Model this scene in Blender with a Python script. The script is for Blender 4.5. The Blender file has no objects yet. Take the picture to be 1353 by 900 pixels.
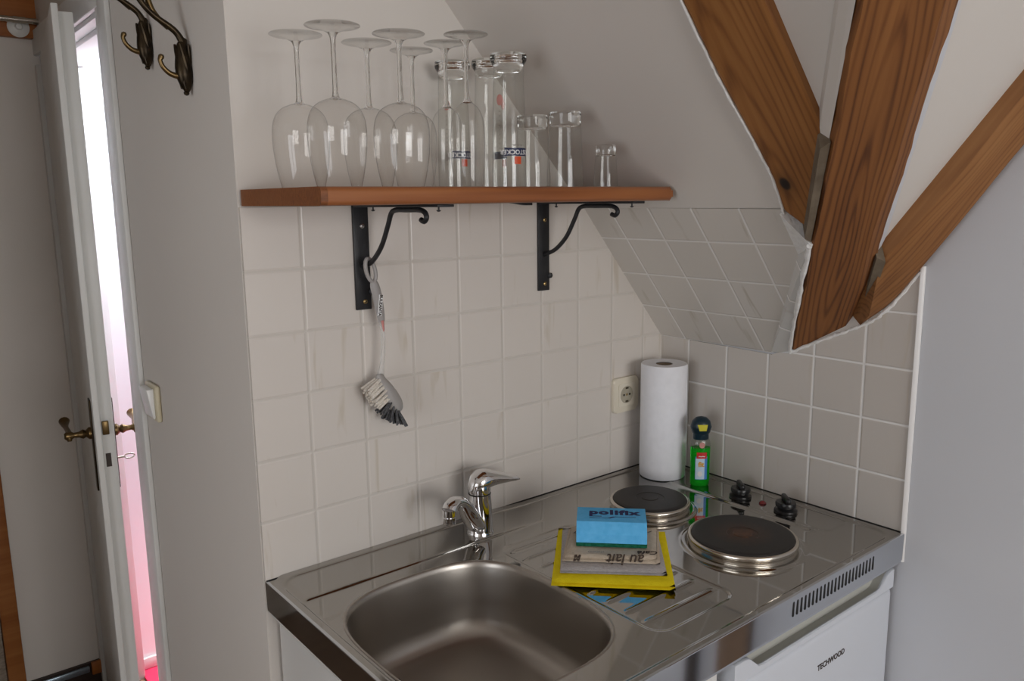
import bpy, bmesh, math, random
from mathutils import Vector, Matrix
random.seed(4)
S = bpy.context.scene
COL = S.collection
PI = math.pi
R = math.radians

# ------------------------------------------------------------------ object helpers
def finish(name, bm, mat, parent=None, smooth=40, loc=None, mw=None):
    bmesh.ops.recalc_face_normals(bm, faces=bm.faces)
    me = bpy.data.meshes.new(name)
    bm.to_mesh(me); bm.free()
    for m in (mat if isinstance(mat, (list, tuple)) else [mat]):
        me.materials.append(m)
    if smooth:
        me.shade_smooth()
        me.set_sharp_from_angle(angle=R(smooth))
    o = bpy.data.objects.new(name, me)
    COL.objects.link(o)
    if parent is not None: o.parent = parent
    if loc is not None: o.location = loc
    if mw is not None: o.matrix_local = mw
    return o

def tag(o, label, cat, group=None):
    o['label'] = label; o['category'] = cat
    if group: o['group'] = group
    return o

def struct(o, label=None):
    o['kind'] = 'structure'
    if label: o['label'] = label
    return o

def empty(name, loc=(0, 0, 0), rotz=0.0):
    o = bpy.data.objects.new(name, None)
    COL.objects.link(o)
    o.empty_display_size = .02
    o.location = loc; o.rotation_euler = (0, 0, rotz)
    return o

def copy_tree(o, parent=None):
    c = o.copy(); COL.objects.link(c)
    if parent is not None: c.parent = parent
    for ch in list(o.children): copy_tree(ch, c)
    return c

# ------------------------------------------------------------------ shape helpers
def BM(): return bmesh.new()

def add_box(bm, lo, hi, bevel=0.0, seg=2, mat=0):
    r = bmesh.ops.create_cube(bm, size=1.0)
    vs = r['verts']
    lo = Vector(lo); hi = Vector(hi)
    for v in vs:
        v.co = Vector((lo[i] + (v.co[i] + .5) * (hi[i] - lo[i]) for i in range(3)))
    fs = set(f for v in vs for f in v.link_faces)
    for f in fs: f.material_index = mat
    if bevel > 0:
        es = set(e for v in vs for e in v.link_edges)
        bmesh.ops.bevel(bm, geom=list(es), offset=bevel, segments=seg, profile=.5, affect='EDGES')
    return vs

def add_lathe(bm, prof, seg=32, center=(0, 0, 0), axis=None, close=False, mat=0, sx=1.0, sy=1.0):
    """profile (r,z); r=0 ends become poles"""
    M = Matrix.Identity(3)
    if axis is not None:
        M = Vector((0, 0, 1)).rotation_difference(Vector(axis)).to_matrix()
    c = Vector(center)
    rings = []
    for (r, z) in prof:
        if r < 1e-6:
            rings.append([bm.verts.new(c + M @ Vector((0, 0, z)))])
        else:
            rings.append([bm.verts.new(c + M @ Vector((r * sx * math.cos(2 * PI * k / seg), r * sy * math.sin(2 * PI * k / seg), z))) for k in range(seg)])
    pairs = list(zip(rings[:-1], rings[1:]))
    if close: pairs.append((rings[-1], rings[0]))
    for a, b in pairs:
        for k in range(seg):
            k2 = (k + 1) % seg
            if len(a) == 1 and len(b) == 1: continue
            if len(a) == 1: f = bm.faces.new((a[0], b[k], b[k2]))
            elif len(b) == 1: f = bm.faces.new((a[k], a[k2], b[0]))
            else: f = bm.faces.new((a[k], a[k2], b[k2], b[k]))
            f.material_index = mat
    return rings

def spline(pts, n=8):
    P = [Vector(p) for p in pts]
    if len(P) < 3 or n <= 1: return P
    out = []
    for i in range(len(P) - 1):
        p0 = P[max(i - 1, 0)]; p1 = P[i]; p2 = P[i + 1]; p3 = P[min(i + 2, len(P) - 1)]
        for k in range(n):
            t = k / n
            out.append(.5 * ((2 * p1) + (-p0 + p2) * t + (2 * p0 - 5 * p1 + 4 * p2 - p3) * t * t + (-p0 + 3 * p1 - 3 * p2 + p3) * t ** 3))
    out.append(P[-1])
    return out

def add_tube(bm, pts, rad, seg=10, n=6, sx=1.0, up=None, mat=0):
    """tube through pts; rad is a number or a list per control point; sx widens one axis"""
    P = spline(pts, n)
    if isinstance(rad, (int, float)): rr = [rad] * len(P)
    else:
        rs = spline([(r, 0, 0) for r in rad], n); rr = [max(1e-4, v.x) for v in rs]
    T = []
    for i in range(len(P)):
        a = P[max(i - 1, 0)]; b = P[min(i + 1, len(P) - 1)]
        t = (b - a)
        T.append(t.normalized() if t.length > 1e-9 else Vector((0, 0, 1)))
    u = Vector(up) if up else (Vector((0, 0, 1)) if abs(T[0].z) < .9 else Vector((1, 0, 0)))
    u = (u - T[0] * u.dot(T[0])).normalized()
    rings = []
    for i in range(len(P)):
        u = (u - T[i] * u.dot(T[i])).normalized()
        w = T[i].cross(u)
        rings.append([bm.verts.new(P[i] + rr[i] * (u * math.cos(2 * PI * k / seg) + w * sx * math.sin(2 * PI * k / seg))) for k in range(seg)])
    for a, b in zip(rings[:-1], rings[1:]):
        for k in range(seg):
            f = bm.faces.new((a[k], a[(k + 1) % seg], b[(k + 1) % seg], b[k])); f.material_index = mat
    for rg in (rings[0], rings[-1]):
        f = bm.faces.new(rg); f.material_index = mat

def add_prism(bm, poly, vec, mat=0):
    """solid from polygon (3-D points) pushed along vec"""
    vec = Vector(vec)
    a = [bm.verts.new(Vector(p)) for p in poly]
    b = [bm.verts.new(Vector(p) + vec) for p in poly]
    fs = [bm.faces.new(a), bm.faces.new(list(reversed(b)))]
    n = len(a)
    for i in range(n):
        fs.append(bm.faces.new((a[i], b[i], b[(i + 1) % n], a[(i + 1) % n])))
    for f in fs: f.material_index = mat

def add_poly(bm, pts, mat=0):
    f = bm.faces.new([bm.verts.new(Vector(p)) for p in pts]); f.material_index = mat
    return f

def rrect(w, h, r, n=6):
    out = []
    for (cx, cy, a0) in ((w / 2 - r, h / 2 - r, 0), (-w / 2 + r, h / 2 - r, 90), (-w / 2 + r, -h / 2 + r, 180), (w / 2 - r, -h / 2 + r, 270)):
        for k in range(n + 1):
            a = R(a0 + 90 * k / n)
            out.append((cx + r * math.cos(a), cy + r * math.sin(a)))
    return out

def text_bm(txt, size, depth=0.0, shear=0.0, bold=0.0, space=1.0, res=3):
    cu = bpy.data.curves.new('t', 'FONT')
    cu.body = txt; cu.size = size; cu.extrude = depth; cu.shear = shear; cu.offset = bold
    cu.align_x = 'CENTER'; cu.align_y = 'CENTER'; cu.resolution_u = res; cu.space_character = space
    o = bpy.data.objects.new('t', cu); COL.objects.link(o)
    dg = bpy.context.evaluated_depsgraph_get()
    me = bpy.data.meshes.new_from_object(o.evaluated_get(dg))
    bm = BM(); bm.from_mesh(me)
    bpy.data.objects.remove(o); bpy.data.meshes.remove(me); bpy.data.curves.remove(cu)
    return bm

def xform(bm, M):
    bmesh.ops.transform(bm, matrix=M, verts=bm.verts[:])

def frame_m(x, y, z, o):
    x = Vector(x).normalized(); y = Vector(y).normalized(); z = Vector(z).normalized()
    M = Matrix((x, y, z)).transposed().to_4x4()
    M.translation = Vector(o)
    return M

# ------------------------------------------------------------------ material helpers
def mat(name, col=(.5, .5, .5), rough=.5, metal=0.0, trans=0.0, ior=1.45, coat=0.0, alpha=1.0, spec=.5):
    m = bpy.data.materials.new(name); m.use_nodes = True
    b = m.node_tree.nodes['Principled BSDF']
    b.inputs['Base Color'].default_value = (*col, 1)
    b.inputs['Roughness'].default_value = rough
    b.inputs['Metallic'].default_value = metal
    b.inputs['Transmission Weight'].default_value = trans
    b.inputs['IOR'].default_value = ior
    b.inputs['Coat Weight'].default_value = coat
    b.inputs['Specular IOR Level'].default_value = spec
    return m

def N(m, t, **kw):
    n = m.node_tree.nodes.new(t)
    for k, v in kw.items(): setattr(n, k, v)
    return n
def LK(m, a, b): m.node_tree.links.new(a, b)
def bsdf(m): return m.node_tree.nodes['Principled BSDF']

def coords(m, kind='Object', scale=(1, 1, 1), loc=(0, 0, 0)):
    tc = N(m, 'ShaderNodeTexCoord'); mp = N(m, 'ShaderNodeMapping')
    mp.inputs['Scale'].default_value = scale; mp.inputs['Location'].default_value = loc
    LK(m, tc.outputs[kind], mp.inputs['Vector'])
    return mp.outputs['Vector']

def ramp(m, src, stops):
    r = N(m, 'ShaderNodeValToRGB')
    el = r.color_ramp.elements
    el[0].position, el[0].color = stops[0][0], (*stops[0][1], 1)
    el[1].position, el[1].color = stops[-1][0], (*stops[-1][1], 1)
    for p, c in stops[1:-1]:
        e = el.new(p); e.color = (*c, 1)
    LK(m, src, r.inputs['Fac'])
    return r.outputs['Color']

def noisy(m, c1, c2, scale=5, detail=4, bump=0.0, bscale=None, dist=.002, stretch=(1, 1, 1)):
    v = coords(m, 'Object', stretch)
    n = N(m, 'ShaderNodeTexNoise'); n.inputs['Scale'].default_value = scale; n.inputs['Detail'].default_value = detail
    LK(m, v, n.inputs['Vector'])
    LK(m, ramp(m, n.outputs['Fac'], [(.3, c1), (.7, c2)]), bsdf(m).inputs['Base Color'])
    if bump:
        n2 = N(m, 'ShaderNodeTexNoise'); n2.inputs['Scale'].default_value = bscale or scale * 6; n2.inputs['Detail'].default_value = 5
        LK(m, v, n2.inputs['Vector'])
        b = N(m, 'ShaderNodeBump'); b.inputs['Strength'].default_value = bump; b.inputs['Distance'].default_value = dist
        LK(m, n2.outputs['Fac'], b.inputs['Height']); LK(m, b.outputs['Normal'], bsdf(m).inputs['Normal'])
    return m

def math_n(m, op, a, b=None, c=None):
    n = N(m, 'ShaderNodeMath', operation=op)
    for i, x in enumerate((a, b, c)):
        if x is None: continue
        if isinstance(x, (int, float)): n.inputs[i].default_value = x
        else: LK(m, x, n.inputs[i])
    return n.outputs[0]

PT = 0.104548    # tile pitch
def tile_mat(name, ax, off, base, dark, grout, streak=(.9, 1, 3.)):
    """square glazed tiles laid on the object's own coordinates ax=(i,j)"""
    m = mat(name, base, .22)
    tc = N(m, 'ShaderNodeTexCoord'); sp = N(m, 'ShaderNodeSeparateXYZ'); LK(m, tc.outputs['Object'], sp.inputs[0])
    d = []; cell = []
    for k in (0, 1):
        u = math_n(m, 'DIVIDE', math_n(m, 'SUBTRACT', sp.outputs[ax[k]], off[k]), PT)
        fr = math_n(m, 'FRACT', u)
        cell.append(math_n(m, 'FLOOR', u))
        d.append(math_n(m, 'MULTIPLY', math_n(m, 'MINIMUM', fr, math_n(m, 'SUBTRACT', 1.0, fr)), PT))
    dist = math_n(m, 'MINIMUM', d[0], d[1])
    mr = N(m, 'ShaderNodeMapRange', interpolation_type='SMOOTHSTEP')
    mr.inputs['From Min'].default_value = .0012; mr.inputs['From Max'].default_value = .0026
    LK(m, dist, mr.inputs['Value'])
    # tile colour: per-tile tint plus faint vertical ochre veins
    cx = N(m, 'ShaderNodeCombineXYZ'); LK(m, cell[0], cx.inputs[0]); LK(m, cell[1], cx.inputs[1])
    wn = N(m, 'ShaderNodeTexWhiteNoise', noise_dimensions='3D'); LK(m, cx.outputs[0], wn.inputs['Vector'])
    vx = N(m, 'ShaderNodeCombineXYZ')
    LK(m, sp.outputs[ax[0]], vx.inputs[0]); LK(m, math_n(m, 'MULTIPLY', sp.outputs[ax[1]], .13), vx.inputs[1])
    LK(m, math_n(m, 'MULTIPLY', wn.outputs['Value'], 9.0), vx.inputs[2])
    no = N(m, 'ShaderNodeTexNoise'); no.inputs['Scale'].default_value = 42; no.inputs['Detail'].default_value = 3
    no.inputs['Distortion'].default_value = .6
    LK(m, vx.outputs[0], no.inputs['Vector'])
    veins = ramp(m, no.outputs['Fac'], [(.0, (0, 0, 0)), (.63, (0, 0, 0)), (.74, (1, 1, 1)), (1., (1, 1, 1))])
    mx = N(m, 'ShaderNodeMix', data_type='RGBA')
    LK(m, math_n(m, 'MULTIPLY', veins, .5), mx.inputs['Factor'])
    tint = ramp(m, wn.outputs['Value'], [(0, tuple(c * .965 for c in base)), (1, base)])
    LK(m, tint, mx.inputs['A']); mx.inputs['B'].default_value = (*dark, 1)
    mg = N(m, 'ShaderNodeMix', data_type='RGBA')
    LK(m, mr.outputs[0], mg.inputs['Factor']); mg.inputs['A'].default_value = (*grout, 1); LK(m, mx.outputs['Result'], mg.inputs['B'])
    LK(m, mg.outputs['Result'], bsdf(m).inputs['Base Color'])
    ro = N(m, 'ShaderNodeMapRange'); ro.inputs['To Min'].default_value = .8; ro.inputs['To Max'].default_value = .25
    LK(m, mr.outputs[0], ro.inputs['Value']); LK(m, ro.outputs[0], bsdf(m).inputs['Roughness'])
    hb = N(m, 'ShaderNodeMapRange', interpolation_type='SMOOTHSTEP')
    hb.inputs['From Min'].default_value = .0008; hb.inputs['From Max'].default_value = .0045; LK(m, dist, hb.inputs['Value'])
    bp = N(m, 'ShaderNodeBump'); bp.inputs['Strength'].default_value = .55; bp.inputs['Distance'].default_value = .0015
    LK(m, hb.outputs[0], bp.inputs['Height']); LK(m, bp.outputs['Normal'], bsdf(m).inputs['Normal'])
    return m

def wood_mat(name, light, mid, dark, scale=1.0, rough=.55, knot=None, ring=14.0, contrast=1.0, seedv=0.0, bump=.25, figure=None):
    """grain runs along the object's local X"""
    m = mat(name, mid, rough)
    v = coords(m, 'Object', (.16 * scale, 1.0 * scale, 1.0 * scale), (seedv, seedv * .37, seedv * .71))
    warp = N(m, 'ShaderNodeTexNoise'); warp.inputs['Scale'].default_value = 9; warp.inputs['Detail'].default_value = 2
    LK(m, v, warp.inputs['Vector'])
    va = N(m, 'ShaderNodeVectorMath', operation='MULTIPLY_ADD')
    LK(m, warp.outputs['Color'], va.inputs[0]); va.inputs[1].default_value = (.10, .10, .10); LK(m, v, va.inputs[2])
    w = N(m, 'ShaderNodeTexWave', wave_type='BANDS', bands_direction='Y', wave_profile='SIN')
    w.inputs['Scale'].default_value = ring; w.inputs['Distortion'].default_value = 3.5
    w.inputs['Detail'].default_value = 2.0; w.inputs['Detail Scale'].default_value = 1.3
    LK(m, va.outputs[0], w.inputs['Vector'])
    if figure:                                   # cathedral figure: long nested loops around one spot of the face
        w.wave_type = 'RINGS'; w.rings_direction = 'Z'
        w.inputs['Distortion'].default_value = 2.2; w.inputs['Detail Scale'].default_value = 2.0
        fc = coords(m, 'Object', (.075, 1, 1), (-figure[0] * .075, -figure[1], 0))
        wa = N(m, 'ShaderNodeVectorMath', operation='MULTIPLY_ADD')
        LK(m, warp.outputs['Color'], wa.inputs[0]); wa.inputs[1].default_value = (.05, .05, 0); LK(m, fc, wa.inputs[2])
        LK(m, wa.outputs[0], w.inputs['Vector'])
    f = N(m, 'ShaderNodeTexNoise'); f.inputs['Scale'].default_value = 60; f.inputs['Detail'].default_value = 4
    LK(m, coords(m, 'Object', (.05 * scale, 1.4 * scale, 1.4 * scale)), f.inputs['Vector'])
    b = N(m, 'ShaderNodeTexNoise'); b.inputs['Scale'].default_value = 4; b.inputs['Detail'].default_value = 3
    LK(m, coords(m, 'Object', (.4, 1, 1), (seedv, 0, 0)), b.inputs['Vector'])
    a = math_n(m, 'ADD', math_n(m, 'MULTIPLY', math_n(m, 'POWER', w.outputs['Fac'], 3.0), .26 * contrast), math_n(m, 'MULTIPLY', f.outputs['Fac'], .80))
    a = math_n(m, 'ADD', a, math_n(m, 'MULTIPLY', math_n(m, 'SUBTRACT', b.outputs['Fac'], .5), .7))
    col = ramp(m, a, [(.1, light), (.5, mid), (.95, dark)])
    if knot:
        tc = N(m, 'ShaderNodeTexCoord')
        vm = N(m, 'ShaderNodeVectorMath', operation='SUBTRACT'); LK(m, tc.outputs['Object'], vm.inputs[0]); vm.inputs[1].default_value = knot
        vs = N(m, 'ShaderNodeVectorMath', operation='MULTIPLY'); LK(m, vm.outputs[0], vs.inputs[0]); vs.inputs[1].default_value = (.75, 1.1, .2)
        ln = N(m, 'ShaderNodeVectorMath', operation='LENGTH'); LK(m, vs.outputs[0], ln.inputs[0])
        kr = ramp(m, ln.outputs['Value'], [(.0, (1, 1, 1)), (.0075, (1, 1, 1)), (.012, (.30, .30, .30)), (.03, (0, 0, 0))])
        mk = N(m, 'ShaderNodeMix', data_type='RGBA'); LK(m, kr, mk.inputs['Factor']); LK(m, col, mk.inputs['A'])
        mk.inputs['B'].default_value = (.012, .006, .004, 1); col = mk.outputs['Result']
    LK(m, col, bsdf(m).inputs['Base Color'])
    if bump:
        bp = N(m, 'ShaderNodeBump'); bp.inputs['Strength'].default_value = bump; bp.inputs['Distance'].default_value = .0015
        LK(m, f.outputs['Fac'], bp.inputs['Height']); LK(m, bp.outputs['Normal'], bsdf(m).inputs['Normal'])
    return m

def thin_glass(name, tint=(1, 1, 1), edge=.35, body=.985, refl=1.6):
    """blown glass wall: see-through, mirror-like towards its rim lines"""
    m = bpy.data.materials.new(name); m.use_nodes = True
    nt = m.node_tree; nt.nodes.remove(nt.nodes['Principled BSDF'])
    out = nt.nodes['Material Output']
    lw = N(m, 'ShaderNodeLayerWeight'); lw.inputs['Blend'].default_value = .5
    tr = N(m, 'ShaderNodeBsdfTransparent'); gl = N(m, 'ShaderNodeBsdfGlossy'); gl.inputs['Roughness'].default_value = .03
    c = ramp(m, lw.outputs['Facing'], [(0, tuple(body * t for t in tint)), (.72, tuple(body * .975 * t for t in tint)), (.90, tuple((body + edge) * .5 * t for t in tint)), (1, tuple(edge * t for t in tint))])
    LK(m, c, tr.inputs['Color'])
    sch = math_n(m, 'MULTIPLY_ADD', math_n(m, 'POWER', lw.outputs['Facing'], 5.0), .8, .035)      # Schlick reflectance, same from both sides
    mx = N(m, 'ShaderNodeMixShader')
    LK(m, math_n(m, 'MINIMUM', math_n(m, 'MULTIPLY', sch, refl), 1.0), mx.inputs['Fac'])
    LK(m, tr.outputs[0], mx.inputs[1]); LK(m, gl.outputs[0], mx.inputs[2])
    LK(m, mx.outputs[0], out.inputs['Surface'])
    return m

# ------------------------------------------------------------------ materials
M = {}
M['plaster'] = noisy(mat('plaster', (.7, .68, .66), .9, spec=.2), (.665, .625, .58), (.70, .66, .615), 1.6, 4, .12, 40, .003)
M['plaster_r'] = noisy(mat('plaster_right_cool_lit', (.7, .68, .66), .9, spec=.2), (.585, .595, .625), (.62, .63, .66), 1.6, 4, .12, 40, .003)  # bluish light on the right wall is mixed into the plaster colour
M['caulk'] = noisy(mat('caulk', (.8, .79, .77), .8), (.72, .71, .69), (.84, .83, .81), 90, 4, .6, 160, .003)
M['filler'] = noisy(mat('joint_filler', (.2, .16, .12), .8), (.12, .09, .06), (.19, .15, .105), 30, 4)
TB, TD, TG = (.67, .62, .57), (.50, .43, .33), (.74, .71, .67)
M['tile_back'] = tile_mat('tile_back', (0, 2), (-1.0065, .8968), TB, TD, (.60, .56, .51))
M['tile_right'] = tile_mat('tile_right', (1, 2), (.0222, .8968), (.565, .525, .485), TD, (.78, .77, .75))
M['tile_soffit'] = tile_mat('tile_soffit', (0, 1), (-.0725, .0005), (.645, .605, .555), (.38, .33, .24), (.78, .76, .73))
M['tile_strip'] = tile_mat('tile_strip', (0, 1), (0.004, 5.0), (.64, .625, .60), TD, (.84, .82, .80))
M['steel_top'] = mat('steel_top', (.42, .405, .38), .05, 1.0)
M['steel_sink'] = mat('steel_sink', (.42, .39, .355), .32, 1.0)
M['steel_front'] = mat('steel_front', (.64, .665, .705), .07, 1.0)  # bluish reflection on the fascia is tinted into the base colour
for k, s in (('steel_top', 1), ('steel_sink', 1.6)):
    m = M[k]
    n = N(m, 'ShaderNodeTexNoise'); n.inputs['Scale'].default_value = 9; n.inputs['Detail'].default_value = 6
    LK(m, coords(m, 'Object', (1, 3, 1)), n.inputs['Vector'])
    mr = N(m, 'ShaderNodeMapRange'); b0 = bsdf(m).inputs['Roughness'].default_value
    mr.inputs['To Min'].default_value = b0 * .8; mr.inputs['To Max'].default_value = b0 * 1.25
    LK(m, n.outputs['Fac'], mr.inputs['Value']); LK(m, mr.outputs[0], bsdf(m).inputs['Roughness'])
M['chrome'] = mat('chrome', (.78, .78, .79), .06, 1.0)
M['chrome_dull'] = mat('chrome_dull', (.62, .57, .50), .2, 1.0)
M['iron'] = noisy(mat('black_iron', (.012, .012, .014), .45), (.010, .010, .012), (.02, .02, .022), 40, 3, .15, 120, .001)
M['brass'] = mat('old_brass', (.15, .10, .045), .34, 1.0)
M['bronze'] = noisy(mat('dark_bronze', (.06, .045, .03), .35, .85), (.018, .013, .009), (.055, .038, .02), 45, 3)
M['screw_brass'] = mat('screw_brass', (.42, .30, .13), .35, 1.0)
M['screw_zinc'] = mat('screw_zinc', (.6, .6, .6), .3, 1.0)
M['dark'] = mat('dark_slot', (.008, .008, .008), .7)
M['shelf'] = wood_mat('shelf_wood', (.36, .135, .045), (.27, .09, .028), (.15, .045, .014), 1.2, .35, ring=9, contrast=.6, seedv=2.1, bump=.08)
M['shelf_end'] = wood_mat('shelf_end_wood', (.30, .115, .04), (.22, .075, .024), (.11, .035, .012), 2.4, .4, ring=30, contrast=.8, seedv=5.1, bump=.08)
M['beam_main'] = wood_mat('beam_wood_main', (.29, .118, .034), (.20, .075, .020), (.06, .017, .006), 1.0, .65, ring=36, contrast=1.35, seedv=1.3, figure=(.72, .075))
M['beam_jack'] = wood_mat('beam_wood_jack', (.37, .165, .048), (.27, .108, .028), (.11, .036, .010), .9, .6, knot=(.0, .0, .0), ring=28, contrast=1.05, seedv=7.7, figure=(.03, .02))
M['beam_gable'] = wood_mat('beam_wood_gable', (.34, .16, .055), (.25, .105, .033), (.09, .032, .011), 1.1, .65, ring=30, contrast=.75, seedv=4.4)
M['wood_orange'] = wood_mat('wood_orange', (.42, .15, .035), (.32, .10, .02), (.2, .055, .012), .8, .45, ring=6, contrast=.4, seedv=3.0, bump=.05)
M['wood_dark'] = wood_mat('wood_dark', (.05, .032, .024), (.035, .022, .017), (.018, .011, .008), .8, .5, ring=6, contrast=.5, seedv=6.0, bump=.05)
M['white_lacquer'] = noisy(mat('white_lacquer', (.72, .71, .69), .35), (.70, .69, .665), (.74, .73, .71), 3, 2)
M['white_frame'] = noisy(mat('white_frame_paint', (.7, .7, .68), .45), (.66, .66, .635), (.72, .72, .70), 5, 3)
M['fridge'] = noisy(mat('fridge_white', (.78, .78, .79), .35), (.63, .66, .715), (.66, .69, .745), 2, 2, .05, 300, .0005)
M['fridge_shade'] = mat('fridge_grip_painted_shade', (.5, .495, .45), .45)  # shadow of the grip recess, painted as a darker tone
M['cream'] = mat('cream_plastic', (.70, .64, .52), .35)
M['white_plastic'] = mat('white_plastic', (.8, .8, .78), .3)
M['yellowed'] = mat('yellowed_plastic', (.62, .56, .40), .35)
M['paper'] = noisy(mat('paper_towel', (.82, .82, .84), .95, spec=.1), (.76, .765, .80), (.80, .805, .84), 60, 4, .2, 130, .001)
M['card'] = mat('cardboard_core', (.25, .19, .13), .9)
M['hot'] = noisy(mat('hotplate_iron', (.022, .020, .019), .5), (.018, .017, .016), (.032, .028, .026), 25, 4, .05, 200, .0005)
m = M['hot_big'] = mat('hotplate_iron_stained', (.022, .02, .019), .48)
n = N(m, 'ShaderNodeTexGradient', gradient_type='SPHERICAL'); LK(m, coords(m, 'Object', (15, 15, 4)), n.inputs['Vector'])
n2 = N(m, 'ShaderNodeTexNoise'); n2.inputs['Scale'].default_value = 70; n2.inputs['Detail'].default_value = 5; LK(m, coords(m), n2.inputs['Vector'])
LK(m, ramp(m, math_n(m, 'MULTIPLY', n.outputs['Fac'], n2.outputs['Fac']), [(.05, (.022, .020, .019)), (.28, (.045, .026, .018)), (.5, (.11, .045, .022))]), bsdf(m).inputs['Base Color'])
M['black_plastic'] = mat('black_plastic', (.012, .012, .013), .28)
M['red_lamp'] = mat('red_indicator', (.22, .01, .015), .2, coat=1)
M['yellow_cloth'] = noisy(mat('yellow_cloth', (.75, .56, .01), .85, spec=.2), (.82, .66, .008), (.90, .74, .015), 80, 3, .4, 500, .0012)
M['grey_cloth'] = noisy(mat('grey_cloth', (.5, .48, .47), .9, spec=.2), (.46, .44, .44), (.56, .535, .53), 160, 2, .5, 420, .0015)
M['beige_cloth'] = noisy(mat('beige_cloth', (.55, .45, .34), .95, spec=.1), (.54, .455, .36), (.63, .54, .43), 130, 3, .45, 380, .0015)
M['ink'] = mat('towel_ink', (.045, .03, .022), .9)
M['ink_soft'] = mat('towel_ink_pale', (.25, .22, .2), .9)
M['sponge'] = noisy(mat('sponge_blue', (.10, .40, .66), .9, spec=.1), (.10, .42, .76), (.14, .49, .84), 90, 4, .5, 260, .0012)
M['scour'] = noisy(mat('scour_green', (.01, .10, .06), .95, spec=.1), (.006, .07, .04), (.015, .13, .075), 200, 3, .7, 400, .0015)
M['navy'] = mat('navy_print', (.010, .014, .10), .7)
M['soap'] = mat('green_soap', (.015, .62, .03), .06, trans=.7, ior=1.2)
M['clear_plastic'] = thin_glass('clear_plastic', (.93, .95, .92), .5, .93, 1.5)
M['cap'] = mat('bottle_cap_teal', (.006, .022, .034), .3)
M['nozzle'] = mat('nozzle_yellow', (.55, .5, .02), .4)
M['label_blue'] = mat('label_blue', (.07, .22, .55), .4)
M['label_pale'] = mat('label_pale', (.55, .68, .80), .4)
M['label_red'] = mat('label_red', (.55, .02, .02), .4)
M['label_white'] = mat('label_white', (.75, .75, .75), .4)
M['label_orange'] = mat('label_orange', (.65, .35, .03), .4)
M['label_dkblue'] = mat('label_dark_blue', (.012, .02, .07), .4)
M['label_redorange'] = mat('label_red_orange', (.65, .08, .02), .4)
M['label_pink'] = mat('label_faded_red', (.52, .24, .21), .5)
M['gwall'] = thin_glass('wine_glass_wall', (1, .997, .99), .5, .99, 1.2)
M['gtumbler'] = thin_glass('tumbler_wall', (.99, .995, .985), .45, .975, 1.4)
M['gfoot'] = thin_glass('glass_foot', (.99, .99, .985), .5, .98, 1.3)
M['gsolid'] = mat('solid_glass', (.97, .98, .97), .0, trans=1.0, ior=1.45)
M['handle_clear'] = mat('brush_handle_clear', (.86, .85, .83), .15, trans=.7, ior=1.2)
M['handle_grey'] = mat('brush_handle_grey', (.33, .31, .30), .45)
M['bristle_white'] = noisy(mat('bristle_white', (.7, .65, .57), .8), (.62, .57, .50), (.80, .75, .68), 300, 2)
M['bristle_grey'] = noisy(mat('bristle_grey', (.06, .06, .065), .8), (.04, .04, .045), (.11, .11, .115), 300, 2)
M['pink_stub'] = mat('brush_red_line', (.55, .22, .2), .5)
M['steel_strip'] = mat('blue_steel_strip', (.42, .52, .62), .3, .8)
M['bath_wall'] = noisy(mat('bath_wall_white', (.85, .85, .86), .8), (.84, .84, .85), (.87, .87, .88), 2, 2)
M['bath_red'] = mat('bath_floor_red', (.75, .03, .09), .6)
M['beige_panel'] = noisy(mat('beige_weave', (.3, .25, .2), .9), (.22, .18, .14), (.36, .30, .24), 60, 4, .5, 90, .004, (1, 1, 3))
M['floor'] = wood_mat('floor_wood', (.26, .17, .11), (.20, .13, .085), (.14, .085, .05), 1, .45, ring=5, contrast=.4, seedv=1, bump=.05)
M['pane'] = thin_glass('window_pane', (1, 1, 1), .6, .98, 1.0)
M['white_trim'] = mat('tile_edge_white', (.78, .77, .76), .3)

# ------------------------------------------------------------------ camera
CAM = Vector((-1.4751, -1.2484, 1.5282))
cd = bpy.data.cameras.new('camera'); cam = bpy.data.objects.new('camera', cd); COL.objects.link(cam)
rx = Vector((.77451, -.63246, -.0119)); fw = Vector((.62146, .76423, -.17230))
rx = (rx - fw * rx.dot(fw) / fw.length_squared).normalized(); fw.normalize(); up = rx.cross(fw)
cam.matrix_world = frame_m(rx, up, -fw, CAM)
cd.sensor_width = 36; cd.lens = 1067.34 / 1353 * 36; cd.clip_start = .02
S.camera = cam

# ------------------------------------------------------------------ room shell
ZC = 2.40
def rect_hole(bm, P, u0, u1, v0, v1, hole, vec):
    """wall slab in plane P(u,v) with one rectangular hole"""
    a, b, c, d = hole
    for (p, q, r_, s) in ((u0, a, v0, v1), (b, u1, v0, v1), (a, b, v0, c), (a, b, d, v1)):
        add_prism(bm, [P(p, r_), P(q, r_), P(q, s), P(p, s)], vec)

bm = BM(); add_prism(bm, [(-3.5, -4.1, 0), (1.0, -4.1, 0), (1.0, 1.55, 0), (-3.5, 1.55, 0)], (0, 0, -.1))
struct(finish('floor', bm, M['floor'], smooth=0), 'dark wooden floor')
# back wall of the kitchenette: plaster sits 6 mm behind the tile face
bm = BM(); add_prism(bm, [(-.998, .006, 0), (.2, .006, 0), (.2, .006, ZC), (-.998, .006, ZC)], (0, .10, 0))
struct(finish('wall_back', bm, M['plaster'], smooth=0), 'white plaster wall behind the shelf')
bm = BM(); add_prism(bm, [(-1.0, 0, .86), (0, 0, .86), (0, 0, 1.5205), (-1.0, 0, 1.5205)], (0, .006, 0))
struct(finish('trim_1', bm, M['tile_back'], smooth=0), 'white tiled splashback under the wooden shelf')
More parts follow.
